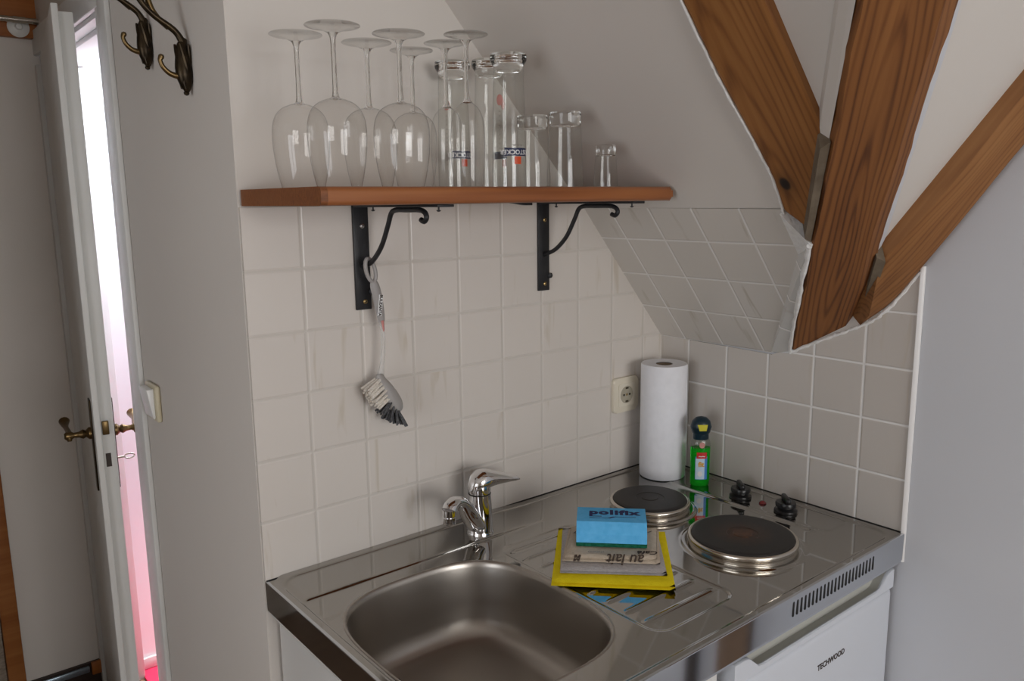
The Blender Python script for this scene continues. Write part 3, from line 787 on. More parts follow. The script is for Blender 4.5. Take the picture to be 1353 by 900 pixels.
# head: angled block with bristle tufts
hd = Vector((.018, -.004, -.222)); axx = Vector((.50, 0, -.866)).normalized()
bm = BM(); add_tube(bm, [(.001, -.002, -.178), (.006, -.003, -.196), (.018, -.004, -.218), (.030, -.005, -.238), (.037, -.005, -.248)], [.006, .013, .0165, .0150, .009], 12, 4, sx=.8, up=(.87, 0, .5))
finish('brush_head', bm, mat('brush_head_grey', (.42, .40, .385), .4, trans=.2), br)
bw, bg = BM(), BM()
rows = 10
for i in range(rows):
    s = i / (rows - 1)
    base = Vector((-.004, -.006, -.186)).lerp(Vector((.030, -.006, -.247)), s)
    ang = R(210 - 8 * s) if s < .62 else R(212 + (s - .62) / .38 * 82)
    dirv = Vector((math.cos(ang), 0, math.sin(ang)))
    ln = .030 if s < .62 else .030
    for j in (-1, 0, 1):
        c = base + Vector((0, j * .007, 0))
        dv = (dirv + Vector((0, j * .18, 0))).normalized()
        for q in range(4):
            o_ = Vector((random.uniform(-.0016, .0016), random.uniform(-.0016, .0016), random.uniform(-.0016, .0016)))
            dd = (dv + Vector((random.uniform(-.07, .07), random.uniform(-.07, .07), random.uniform(-.07, .07)))).normalized()
            add_tube(bw if s < .62 else bg, [c + o_ * .5, c + o_ + dd * ln * .5, c + o_ * 1.4 + dd * ln], [.0021, .0022, .0018], 6, 1)
finish('white_bristles', bw, M['bristle_white'], br); finish('grey_bristles', bg, M['bristle_grey'], br)

# ------------------------------------------------------------------ wall socket
so = empty('wall_socket', (-.130, 0, 1.0825)); tag(so, 'cream wall socket with round recess on the tiled back wall', 'socket')
bm = BM(); add_prism(bm, [(x, -.0005, z) for x, z in rrect(.081, .081, .010)], (0, -.0085, 0))
bmesh.ops.bevel(bm, geom=[e_ for e_ in bm.edges if all(v.co.y < -.008 for v in e_.verts)], offset=.004, segments=3, affect='EDGES', profile=.5)
finish('socket_frame', bm, M['cream'], so)
bm = BM()
poly = rrect(.052, .052, .003, 3); NR = 40
outer = [(x, -.0098, z) for x, z in poly]
add_prism(bm, [(x, -.0092, z) for x, z in poly], (0, -.0012, 0))
finish('socket_insert', bm, mat('cream_light', (.72, .665, .55), .35), so)
bm = BM(); add_lathe(bm, [(.0205, .0), (.0195, .0006), (.0185, .0002), (.0, .0002)], 36, (0, -.0105, 0), (0, -1, 0))
cup = finish('socket_cup', bm, mat('socket_cup_shade', (.42, .385, .30), .45), so)
for (x, z) in ((-.0095, 0), (.0095, 0)):
    bm = BM(); add_lathe(bm, [(0, 0), (.0027, 0), (.0027, .0004), (0, .0004)], 12, (x, -.0108, z), (0, -1, 0)); finish('pin_hole', bm, M['dark'], cup)
for z in (-.0155, .0155):
    bm = BM(); add_box(bm, (-.0045, -.0122, z - .002), (.0045, -.0107, z + .002), .0005); finish('earth_clip', bm, mat('earth_clip_dark', (.10, .085, .06), .4, .6), cup)
bm = BM(); add_lathe(bm, [(0, 0), (.003, 0), (.0025, .0006), (0, .0008)], 12, (0, -.0108, 0), (0, -1, 0)); finish('screw', bm, M['screw_brass'], cup)

# ------------------------------------------------------------------ worktop
Z0 = .900
wt = empty('worktop', (-.5, -.3, .842)); tag(wt, 'stainless steel kitchenette worktop with sink, drainer and two hotplates', 'worktop')
WO = Vector((.5, .3, -.842))                     # room -> worktop offset
SC, SA, SB, SN = (-.8035, -.3285), .1715, .1905, 3.1
HP = [(-.2645, -.4255, .098), (-.2545, -.1930, .081)]
def sm(a, b, x):
    t = min(1, max(0, (x - a) / (b - a))); return t * t * (3 - 2 * t)
def sink_f(x, y): return (abs(x - SC[0]) / SA) ** SN + (abs(y - SC[1]) / SB) ** SN
def rbox(x, y, x0, x1, y0, y1, r):
    cx, cy = (x0 + x1) / 2, (y0 + y1) / 2
    qx, qy = abs(x - cx) - (x1 - x0) / 2 + r, abs(y - cy) - (y1 - y0) / 2 + r
    return math.hypot(max(qx, 0), max(qy, 0)) + min(max(qx, qy), 0) - r
def top_h(x, y):
    h = 0.0
    dpan = rbox(x, y, -.985, -.018, -.585, -.017, .035)
    h -= .0032 * sm(.0025, -.0035, dpan)                              # pressed panel inside a raised border
    # tap ledge, higher than the sink field, with a rounded step
    if x < -.40:
        h += .0034 * sm(-.1065, -.1005, y) * sm(-.43, -.56, x) * sm(-.985, -.970, x)
    dd = rbox(x, y, -.622, -.432, -.535, -.150, .03)                 # drainer field
    h -= .0024 * sm(.0025, -.0035, dd)
    gx = sm(-.615, -.600, x) * sm(-.440, -.455, x)
    for k in range(9):
        yk = -.172 - .0405 * k
        h += .0024 * gx * math.exp(-((y - yk) / .0036) ** 2)
    for hx, hy, hr in HP:
        r_ = math.hypot(x - hx, y - hy)
        h += .0022 * sm(hr + .016, hr + .008, r_)
    h += .0042 * math.exp(-((x + .112) / .006) ** 2) * sm(-.485, -.470, y) * sm(-.118, -.132, y)
    dr = rbox(x, y, -.100, -.022, -.500, -.050, .02)
    h += .0012 * sm(.003, -.003, dr)
    return h
bm = BM()
NX, NY = 400, 250
# denser grid lines: uniform ~3.3 mm
xs = [-1.0 + .996 * i / NX for i in range(NX + 1)]
ys = [-.600 + .5992 * j / NY for j in range(NY + 1)]
grid = [[bm.verts.new(Vector((x, y, Z0 + top_h(x, y))) + WO) for x in xs] for y in ys]
for j in range(NY):
    for i in range(NX):
        cx, cy = (xs[i] + xs[i + 1]) / 2, (ys[j] + ys[j + 1]) / 2
        if sink_f(cx, cy) < 1.0: continue
        bm.faces.new((grid[j][i], grid[j][i + 1], grid[j + 1][i + 1], grid[j + 1][i]))
bmesh.ops.delete(bm, geom=[v for v in bm.verts if not v.link_faces], context='VERTS')
finish('steel_top', bm, M['steel_top'], wt, smooth=60)
# fascia: front and left, small rolled edge
bm = BM()
def fascia_strip(P0, P1, nrm):
    nrm = Vector(nrm); prof = [(-.004, .0002)]
    for k in range(5): a = R(90 - 22.5 * k); prof.append((.0025 * math.cos(a) - .0025 + .0012, .0012 * math.sin(a) - .001))
    prof += [(.0, -.052), (-.002, -.058), (-.012, -.058)]
    a_ = [bm.verts.new(Vector(P0) + nrm * p + Vector((0, 0, z)) + WO) for p, z in prof]
    b_ = [bm.verts.new(Vector(P1) + nrm * p + Vector((0, 0, z)) + WO) for p, z in prof]
    for k in range(len(prof) - 1): bm.faces.new((a_[k], b_[k], b_[k + 1], a_[k + 1]))
fascia_strip((-1.0, -.6, Z0), (-.0045, -.6, Z0), (0, -1, 0))
finish('fascia', bm, M['steel_front'], wt, smooth=12)
bm = BM(); fascia_strip((-1.0, -.001, Z0), (-1.0, -.6, Z0), (-1, 0, 0))
finish('side_fascia', bm, M['steel_front'], wt, smooth=12)
bm = BM()
add_box(bm, Vector((-.999, -.0022, .8985)) + WO, Vector((-.001, -.0002, .9012)) + WO); add_box(bm, Vector((-.0024, -.592, .8985)) + WO, Vector((-.0003, -.0023, .9012)) + WO)
finish('dark_gap_strip', bm, M['dark'], wt, smooth=0)  # black strip drawn in place of the dark gap along the walls
# vent slots
bm = BM()
for k in range(23):
    x = -.373 + .256 * k / 22
    add_prism(bm, [(x + .5 - .0028 + u, -.6011 + .3, .8775 - .842 + v) for u, v in rrect(.0050, .026, .0022, 3)], (0, .0015, 0))
finish('vent_slots', bm, M['dark'], wt, smooth=0)
# sink bowl
bm = BM()
def se_ring(k, z, n=SN, seg=96):
    out = []
    for i in range(seg):
        a = 2 * PI * i / seg
        c, s = math.cos(a), math.sin(a)
        rr = (abs(c) ** n + abs(s) ** n) ** (-1 / n)
        out.append(bm.verts.new(Vector((SC[0] + (SA + k) * rr * c, SC[1] + (SB + k) * rr * s, z)) + WO))
    return out
zt = Z0 - .0032
prof = [(.0045, zt - .0002), (.0036, zt + .0007), (.0018, zt + .0010), (.0, zt + .0002), (-.0020, zt - .003), (-.0035, zt - .010), (-.006, zt - .03), (-.010, zt - .07), (-.014, zt - .098),
        (-.019, zt - .113), (-.027, zt - .124), (-.038, zt - .131), (-.055, zt - .1345), (-.09, zt - .1365), (-.13, zt - .138)]
rings = [se_ring(k, z) for k, z in prof]
for a, b in zip(rings[:-1], rings[1:]):
    for k in range(96): bm.faces.new((a[k], a[(k + 1) % 96], b[(k + 1) % 96], b[k]))
bm.faces.new(rings[-1])
sk = finish('sink_bowl', bm, M['steel_sink'], wt, smooth=60)
bm = BM(); add_lathe(bm, [(0, .001), (.012, .001), (.03, .0022), (.036, .0026), (.038, .0008)], 32, Vector((SC[0], SC[1], zt - .138)) + WO)
finish('sink_strainer', bm, M['chrome'], sk)
# hotplates
for i, (hx, hy, hr) in enumerate(HP):
    r_ = hr
    bm = BM()
    prof = [(0, .0), (.016, .0), (.0175, -.0012), (.028, -.0012), (.0295, 0), (r_ - .014, .0002), (r_ - .010, -.0002), (r_ - .006, -.0018), (r_ - .006, -.011), (r_ - .012, -.012)]
    add_lathe(bm, prof, 64)
    hpo = finish('hotplate', bm, M['hot_big'] if i == 0 else M['hot'], wt, smooth=30, loc=Vector((hx, hy, .9180)) + WO)
    bm = BM()
    prof = [(r_ - .0058, -.0040), (r_ - .0045, -.0030), (r_ - .0005, -.0034), (r_ + .0012, -.0055), (r_ + .0014, -.0110), (r_ - .0004, -.0130), (r_ - .0020, -.0142), (r_ - .0026, -.0155), (r_ - .0020, -.0198)]
    add_lathe(bm, prof, 64)
    finish('chrome_ring', bm, M['chrome_dull'], hpo, smooth=60)
# knobs and lamp
def knob(x, y, rot):
    bm = BM()
    add_lathe(bm, [(.0225, 0), (.0232, .002), (.0225, .0055), (.0175, .008), (.0155, .0095), (.0155, .0115), (.0200, .0130), (.0206, .0185), (.0190, .0215), (0, .0225)], 28)
    vs = add_box(bm, (-.0055, -.0205, .0205), (.0055, .0205, .0330), .0045, 3)
    o = finish('control_knob', bm, M['black_plastic'], wt, loc=Vector((x, y, Z0 - .0018)) + WO)
    o.rotation_euler = (0, 0, R(rot)); return o
knob(-.070, -.284, -42); knob(-.070, -.392, -42)
bm = BM(); add_lathe(bm, [(.0075, 0), (.0078, .0015), (.0065, .003), (.0055, .0045), (.003, .006), (0, .0064)], 20)
finish('indicator_lamp', bm, M['red_lamp'], wt, loc=Vector((-.066, -.336, Z0 - .0018)) + WO)

# ------------------------------------------------------------------ mixer tap
tp = empty('mixer_tap', (-.602, -.0715, Z0 - .0002)); tag(tp, 'chrome single-lever mixer tap at the back of the sink', 'tap')
bm = BM()
add_lathe(bm, [(0, 0), (.0262, 0), (.0265, .002), (.0255, .004), (.0248, .006), (.0238, .030), (.0222, .062), (.0215, .078), (0, .078)], 40)
finish('tap_body', bm, M['chrome'], tp)
bm = BM(); add_lathe(bm, [(0, 0), (.0212, 0), (.0218, .001), (.0212, .002), (0, .002)], 40, (0, 0, .0782)); finish('seam_ring', bm, M['dark'], tp)
bm = BM()
# domed cap flowing into the flat lever towards +x
lev = [(-.0235, .089, .001, .002), (-.021, .092, .010, .011), (-.014, .0985, .0185, .0175), (.0, .1035, .0222, .021), (.012, .1045, .0222, .0195), (.026, .1030, .0195, .0165), (.042, .0998, .0180, .0130), (.062, .0955, .0170, .0092), (.080, .0912, .0150, .0062), (.092, .0882, .0105, .0040), (.097, .0865, .002, .001)]
rings = []
for (x, z, hw, hh) in lev:
    ring = []
    for k in range(20):
        a = 2 * PI * k / 20
        zz = z + hh * math.sin(a)
        if x < .022: zz = max(zz, .0805)
        ring.append(bm.verts.new((x, hw * math.cos(a), zz)))
    rings.append(ring)
for a, b in zip(rings[:-1], rings[1:]):
    for k in range(20): bm.faces.new((a[k], a[(k + 1) % 20], b[(k + 1) % 20], b[k]))
bm.faces.new(rings[0]); bm.faces.new(rings[-1])
add_lathe(bm, [(0, .0802), (.0208, .0802), (.0215, .088), (.0208, .096), (0, .101)], 40)
lv = finish('tap_lever', bm, M['chrome'], tp, smooth=50)
bm = BM(); sdir = Vector((-.90, -.44, 0)).normalized()
def sp(s, z): v = sdir * s; return (v.x, v.y, z)
add_tube(bm, [sp(.008, .018), sp(.022, .026), sp(.040, .047), sp(.062, .074), sp(.080, .0885), sp(.098, .0945), sp(.112, .0925), sp(.119, .0865)], [.015, .0155, .015, .013, .0115, .0108, .0110, .0112], 18, 5, sx=1.25, up=(0, 0, 1))
finish('tap_spout', bm, M['chrome'], tp, smooth=60)
bm = BM(); add_lathe(bm, [(0, .0625), (.0105, .0625), (.0116, .0635), (.0120, .066), (.0120, .0755), (.0112, .0762), (.0112, .0775), (.0124, .0785), (.0124, .0895), (0, .0910)], 32, (sp(.119, 0)[0], sp(.119, 0)[1], 0))
finish('tap_aerator', bm, M['chrome'], tp)

# ------------------------------------------------------------------ cloths and sponge on the drainer
ZD = Z0 - .0056 + .0023
ct = Vector((-.4915, -.3150, 0)); cang = R(-46)
def pad(bm, w, dpt, z0, h, r, fold='front', jit=.0, roundness=.5, skew=(0, 0), nx=22, ny=22, sag=0.0):
    """folded cloth: a soft slab whose front edge (-y) is a rounded fold, with layered sides"""
    top = []; bot = []
    def P(u, v): return ((u - .5) * w + skew[0] * (v - .5), (v - .5) * dpt + skew[1] * (u - .5))
    for j in range(ny + 1):
        rt, rb = [], []
        for i in range(nx + 1):
            u, v = i / nx, j / ny
            x, y = P(u, v)
            ed = min(u * w, (1 - u) * w, v * dpt, (1 - v) * dpt)
            k = math.sqrt(max(0, 1 - (1 - min(1, ed / (h * roundness + 1e-6))) ** 2))
            wv = jit * (math.sin(x * 60 + y * 35) + math.sin(y * 80 - x * 20 + 1.3)) * min(1, ed / .01)
            zt_ = z0 + h * .5 + h * .5 * k + wv - sag * (1 - min(1, ed / .05))
            zb_ = z0 + h * .5 - h * .5 * k
            rt.append(bm.verts.new((x, y, zt_))); rb.append(bm.verts.new((x, y, zb_)))
        top.append(rt); bot.append(rb)
    for j in range(ny):
        for i in range(nx):
            bm.faces.new((top[j][i], top[j][i + 1], top[j + 1][i + 1], top[j + 1][i]))
            bm.faces.new((bot[j][i], bot[j + 1][i], bot[j + 1][i + 1], bot[j][i + 1]))
    bmesh.ops.remove_doubles(bm, verts=bm.verts[:], dist=1e-6)
bm = BM()
pad(bm, .203, .225, 0, .0055, 0, jit=.0002, roundness=.9)
pad(bm, .201, .222, .0055, .0055, 0, jit=.0002, roundness=.9)
o = finish('cleaning_cloth', bm, M['yellow_cloth'], smooth=70, loc=(-.4935, -.3150, ZD)); o.rotation_euler = (0, 0, R(-45.5))
tag(o, 'folded yellow cleaning cloth at the bottom of the stack on the drainer', 'cloth')
bm = BM()
pad(bm, .178, .180, 0, .0035, 0, jit=.0003, roundness=.9); pad(bm, .176, .177, .0035, .0035, 0, jit=.0003, roundness=.9)
o = finish('cleaning_cloth', bm, M['grey_cloth'], smooth=70, loc=(-.4900, -.3100, ZD + .0112)); o.rotation_euler = (0, 0, R(-44))
tag(o, 'folded grey waffle cloth between the yellow cloth and the printed towel', 'cloth')
tw = empty('tea_towel', (-.4840, -.3060, ZD + .0184), R(-45)); tag(tw, 'folded beige tea towel with dark script under the blue sponge', 'towel')
bm = BM()
pad(bm, .166, .142, 0, .0060, 0, jit=.0006, roundness=.9, skew=(.008, .0)); pad(bm, .158, .135, .0055, .0065, 0, jit=.0008, roundness=.9, skew=(.010, .003), sag=.001)
o = finish('towel_fabric', bm, M['beige_cloth'], tw, smooth=70)
def flat_text(txt, size, x, y, z, rot, par, m, shear=.25, tilt=0, bold=.0003, name='towel_script'):
    b_ = text_bm(txt, size, .0001, shear=shear, bold=bold)
    xform(b_, Matrix.Translation((x, y, z)) @ Matrix.Rotation(R(tilt), 4, 'X') @ Matrix.Rotation(R(rot), 4, 'Z'))
    return finish(name, b_, m, par, smooth=0)
flat_text('au lait', .026, .022, -.0678, .0085, 180, tw, M['ink'], tilt=63)
flat_text('Caf\u00e9', .019, .060, -.0490, .0133, 180, tw, M['ink'])
flat_text('M', .013, -.060, -.0678, .0085, 180, tw, M['ink'], tilt=63, bold=.0012)
flat_text('oooo', .013, -.028, -.0535, .0133, 180, tw, M['ink_soft'], bold=-.0001)
flat_text('T', .010, -.066, .028, .0133, 180, tw, M['ink'])
flat_text('f', .012, .070, .040, .0133, 150, tw, M['ink'])
spg = empty('sponge', (-.4790, -.2985, ZD + .0318), R(-45.5)); spg.scale = (1.08, 1.04, 1.06); tag(spg, 'blue scouring sponge with green underside on top of the folded towel', 'sponge')
bm = BM()
prof = [(-.040, .007), (-.0415, .0075), (-.041, .022), (-.0395, .0255), (-.028, .0390), (-.026, .0395), (.034, .0395), (.036, .038), (.0395, .0075), (.038, .007)]
add_prism(bm, [(-.0565, y, z) for y, z in prof], (.113, 0, 0))
finish('sponge_foam', bm, M['sponge'], spg, smooth=20)
bm = BM(); add_box(bm, (-.057, -.041, .0), (.057, .039, .0069), .0015); finish('scouring_pad', bm, M['scour'], spg)
bm = text_bm('polifix', .0275, .0002, bold=.0013, space=1.12); xform(bm, Matrix.Translation((.004, .012, .0397)) @ Matrix.Scale(1.05, 4, (1, 0, 0)))
finish('sponge_print', bm, M['navy'], spg, smooth=0)
bm = BM()
for (x0, x1, y0, y1) in ((-.036, -.016, -.0065, -.0045), (-.036, -.004, -.0135, -.0123), (.006, .040, -.0075, -.0063)):
    add_box(bm, (x0, y0, .0396), (x1, y1, .0399))
add_prism(bm, [(-.008, -.0137, .0396), (-.002, -.0137, .0396), (.008, -.0061, .0396), (.002, -.0061, .0396)], (0, 0, .0003))
finish('sponge_line', bm, M['navy'], spg, smooth=0)

# ------------------------------------------------------------------ paper towel roll
pr_ = empty('paper_towel_roll', (-.0815, -.0785, Z0 - .0015)); tag(pr_, 'white paper towel roll standing upright in the worktop corner', 'paper roll')
bm = BM(); add_lathe(bm, [(.0185, .002), (.0505, .0), (.0518, .0015), (.0525, .03), (.0520, .12), (.0518, .259), (.0505, .2615), (.0185, .2600)], 64)
finish('paper', bm, M['paper'], pr_)
bm = BM(); add_lathe(bm, [(.0170, .003), (.0184, .003), (.0184, .2585), (.0170, .2585)], 40, close=True); finish('cardboard_core', bm, M['card'], pr_)
bm = BM(); add_tube(bm, [(.0520 * math.cos(R(-62)), .0520 * math.sin(R(-62)), .002), (.0528 * math.cos(R(-62)), .0528 * math.sin(R(-62)), .13), (.0518 * math.cos(R(-62)), .0518 * math.sin(R(-62)), .258)], .0008, 6, 3); finish('paper_edge', bm, M['paper'], pr_)

# ------------------------------------------------------------------ soap bottle
sb = empty('soap_bottle', (-.0745, -.180, Z0 - .0012), R(-40)); tag(sb, 'green dish soap bottle with dark round cap beside the paper towel roll', 'bottle')
def oval(prof, sx, sy, seg=36):
    b_ = BM(); add_lathe(b_, prof, seg, sx=sx, sy=sy); return b_
finish('soap_liquid', oval([(0, 0), (.019, 0), (.0205, .002), (.0210, .02), (.0212, .05), (.0215, .075), (.0218, .0865), (0, .0865)], 1.0, .62), M['soap'], sb)
finish('bottle_neck', oval([(.0218, .0866), (.0216, .095), (.0200, .103), (.0165, .1075), (.013, .109)], 1.0, .62), M['clear_plastic'], sb)
cp = None
bm = BM()
add_lathe(bm, [(0, .1055), (.0165, .1055), (.0175, .107), (.0172, .118), (.0180, .122)], 32, sx=1, sy=.75)
add_lathe(bm, [(0, -.0235), (.012, -.0205), (.0195, -.0130), (.0232, 0), (.0195, .0130), (.012, .0205), (0, .0235)], 32, (0, 0, .1335), sx=1, sy=.78)
cp = finish('bottle_cap', bm, M['cap'], sb)
bm = BM(); add_prism(bm, [(-.0110, -.0155, .140), (.0110, -.0155, .140), (.0075, -.0205, .128), (-.0075, -.0205, .128)], (0, -.0015, .0015))
finish('nozzle_flap', bm, M['nozzle'], cp, smooth=0)
def oval_patch(x0, x1, z0, z1, off, rx_=.0213, ry=.0213 * .62, n=8, taper=0.0):
    b_ = BM(); a_, c_ = [], []
    for k in range(n + 1):
        x = x0 + (x1 - x0) * k / n
        def yy(q): return -(ry + off) * math.sqrt(max(0, 1 - (q / (rx_ + off)) ** 2))
        xt_ = x * (1 + taper)
        a_.append(b_.verts.new((x, yy(x), z0))); c_.append(b_.verts.new((xt_, yy(xt_), z1)))
    for k in range(n): b_.faces.new((a_[k], a_[k + 1], c_[k + 1], c_[k]))
    return b_
lb = finish('front_label', oval_patch(-.0130, .0130, .016, .068, .0008), M['label_blue'], sb, smooth=60)
finish('label_pale_field', oval_patch(-.0125, .007, .017, .064, .0011), M['label_pale'], lb, smooth=60)
finish('label_banner', oval_patch(-.0105, .0115, .064, .078, .0013), M['label_red'], lb, smooth=60)
def oval_text(txt, size, cx_, z, off, m, bold=.0, sh=0):
    b_ = text_bm(txt, size, 0, bold=bold, shear=sh)
    for v in b_.verts:
        x = v.co.x + cx_; zz = v.co.y + z
        v.co = Vector((x, -(.0213 * .62 + off) * math.sqrt(max(0, 1 - (x / (.0213 + off)) ** 2)), zz))
    return finish('label_word', b_, m, lb, smooth=0)
oval_text('fit', .0155, -.0005, .0505, .0016, M['label_orange'], .0006)
oval_text('~~', .012, .0005, .0695, .0018, M['label_white'], .0003)
b_ = BM()
for k in range(14):
    pass
ring = []
for k in range(24):
    a = 2 * PI * k / 24; x = -.003 + .0052 * math.cos(a); z = .0292 + .0062 * math.sin(a)
    ring.append(b_.verts.new((x, -(.0213 * .62 + .0014) * math.sqrt(1 - (x / .0227) ** 2), z)))
b_.faces.new(ring); finish('label_plate', b_, M['label_white'], lb, smooth=0)
b_ = BM(); ring = []
for k in range(20):
    a = 2 * PI * k / 20; x = .0005 + .0062 * math.cos(a); z = .0945 + .0068 * math.sin(a)
    ring.append(b_.verts.new((x, -.0140, z)))
b_.faces.new(ring); finish('neck_sticker', b_, M['label_pink'], sb, smooth=0)

# ------------------------------------------------------------------ base cabinet and fridge
cb = empty('base_cabinet', (-.76, -.3, 0)); tag(cb, 'white base cabinet under the sink left of the small fridge', 'cabinet')
bm = BM(); add_box(bm, (-.225, -.277, .08), (-.209, .29, .8415), .001); finish('side_panel', bm, M['white_lacquer'], cb)
bm = BM(); add_box(bm, (.205, -.262, .08), (.221, .29, .8415), .001); finish('side_panel', bm, M['white_lacquer'], cb)
bm = BM(); add_box(bm, (-.205, -.25, .0), (.205, .28, .08)); finish('plinth', bm, M['white_lacquer'], cb, smooth=0)
bm = BM(); add_box(bm, (-.207, -.280, .085), (.218, -.2635, .836), .002)
dr_ = finish('cabinet_door', bm, M['white_lacquer'], cb)
bm = BM(); add_tube(bm, [(.17, -.281, .62), (.17, -.300, .625), (.17, -.300, .70), (.17, -.281, .705)], .005, 10, 3); finish('door_handle', bm, M['chrome'], dr_)
fr_ = empty('mini_fridge', (-.265, -.3, 0)); tag(fr_, 'white mini fridge under the hotplates with a long recessed grip', 'fridge')
bm = BM(); add_box(bm, (-.245, -.222, .012), (.245, .28, .826), .006); finish('fridge_body', bm, M['fridge'], fr_)
# door: rounded slab whose top edge carries a shallow boat-shaped grip
bm = BM()
add_box(bm, (-.250, -.292, .03), (.250, -.2245, .795), .012, 4)
fd = finish('fridge_door', bm, M['fridge'], fr_, smooth=50)
bm = BM()
N_ = 40; Lg = []
pts_f, pts_b = [], []
rings = []
for i in range(N_ + 1):
    u = i / N_; x = -.250 + .5 * u
    k = sm(.06, .14, u) * sm(.97, .89, u)
    dpt = .026 * k                                       # how far the front top edge drops and recedes
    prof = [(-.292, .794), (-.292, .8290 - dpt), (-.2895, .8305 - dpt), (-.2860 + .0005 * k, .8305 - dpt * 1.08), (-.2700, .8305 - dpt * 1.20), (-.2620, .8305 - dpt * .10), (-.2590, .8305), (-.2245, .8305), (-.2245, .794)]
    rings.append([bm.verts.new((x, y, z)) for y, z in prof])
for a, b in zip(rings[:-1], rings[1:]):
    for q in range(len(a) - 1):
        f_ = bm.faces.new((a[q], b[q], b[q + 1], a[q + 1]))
        if q in (3, 4): f_.material_index = 1  # recess faces get the painted shadow tone
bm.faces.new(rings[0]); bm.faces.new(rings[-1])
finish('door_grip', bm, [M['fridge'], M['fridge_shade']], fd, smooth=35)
bm = text_bm('TECHWOOD', .0150, .0002, bold=.0003); xform(bm, Matrix.Translation((.034, -.2925, .7285)) @ Matrix.Rotation(R(90), 4, 'X'))
finish('fridge_lettering', bm, M['ink'], fd, smooth=0)

# ------------------------------------------------------------------ glasses on the shelf
def wine_glass(k=1.0, kw=1.0):
    t = empty('wine_glass')
    bm = BM(); P_ = [(.0305, 0), (.0335, .012), (.0370, .030), (.0395, .050), (.0404, .066), (.0402, .080), (.0382, .0925), (.0335, .1035), (.0255, .1115), (.0160, .1160), (.0085, .1183), (.0048, .1200)]
    SP = spline([(r * kw, z * k, 0) for r, z in P_], 4)
    add_lathe(bm, [(v.x, v.y) for v in SP], 48); finish('bowl', bm, M['gwall'], t, smooth=80)
    bm = BM(); SP = spline([(r, z * k, 0) for r, z in [(.0, .1165), (.0085, .1172), (.0058, .1200), (.0042, .125), (.0036, .140), (.0034, .165), (.0036, .190), (.0048, .1990), (.0075, .2035)]], 3)
    add_lathe(bm, [(max(0, v.x), v.y) for v in SP], 24); finish('stem', bm, M['gsolid'], t, smooth=80)
    bm = BM(); add_lathe(bm, [(0, .2030 * k), (.0075, .2036 * k), (.0150, .2075 * k), (.0270, .2100 * k), (.0365, .2118 * k), (.0372, .2126 * k), (.0365, .2134 * k), (.0, .2137 * k)], 48); finish('foot', bm, M['gfoot'], t, smooth=50)
    return t
def flute():
    t = empty('champagne_flute')
    bm = BM(); P_ = [(.0225, 0), (.0245, .02), (.0262, .045), (.0267, .068), (.0260, .089), (.0236, .105), (.0190, .1165), (.0125, .1240), (.0072, .1278), (.0046, .1303)]
    add_lathe(bm, [(v.x, v.y) for v in spline([(r, z, 0) for r, z in P_], 4)], 48); finish('bowl', bm, M['gwall'], t, smooth=80)
    bm = BM(); add_lathe(bm, [(max(0, v.x), v.y) for v in spline([(r, z, 0) for r, z in [(.0, .126), (.0080, .1275), (.0055, .1315), (.0040, .138), (.0034, .160), (.0034, .190), (.0038, .208), (.0052, .2145), (.0078, .2185)]], 3)], 24); finish('stem', bm, M['gsolid'], t, smooth=80)
    bm = BM(); add_lathe(bm, [(0, .2180), (.0078, .2186), (.0150, .2222), (.0260, .2245), (.0330, .2262), (.0337, .2270), (.0330, .2278), (0, .2281)], 48); finish('foot', bm, M['gfoot'], t, smooth=50)
    return t
def curved_rect(a0, a1, z0, z1, r, n=14):
    b_ = BM(); p, q = [], []
    for k in range(n + 1):
        a = a0 + (a1 - a0) * k / n
        p.append(b_.verts.new((r * math.cos(a), r * math.sin(a), z0))); q.append(b_.verts.new((r * math.cos(a), r * math.sin(a), z1)))
    for k in range(n): b_.faces.new((p[k], p[k + 1], q[k + 1], q[k]))
    return b_
def curved_text(txt, size, ac, z, r, m, par, bold=0, name='band_lettering', space=1.0):
    """upside-down lettering wrapped on a glass standing on its mouth"""
    b_ = text_bm(txt, size, 0, bold=bold, space=space)
    for v in b_.verts:
        a = ac + (-v.co.x) / r
        v.co = Vector((r * math.cos(a), r * math.sin(a), z - v.co.y))
    return finish(name, b_, m, par, smooth=0)
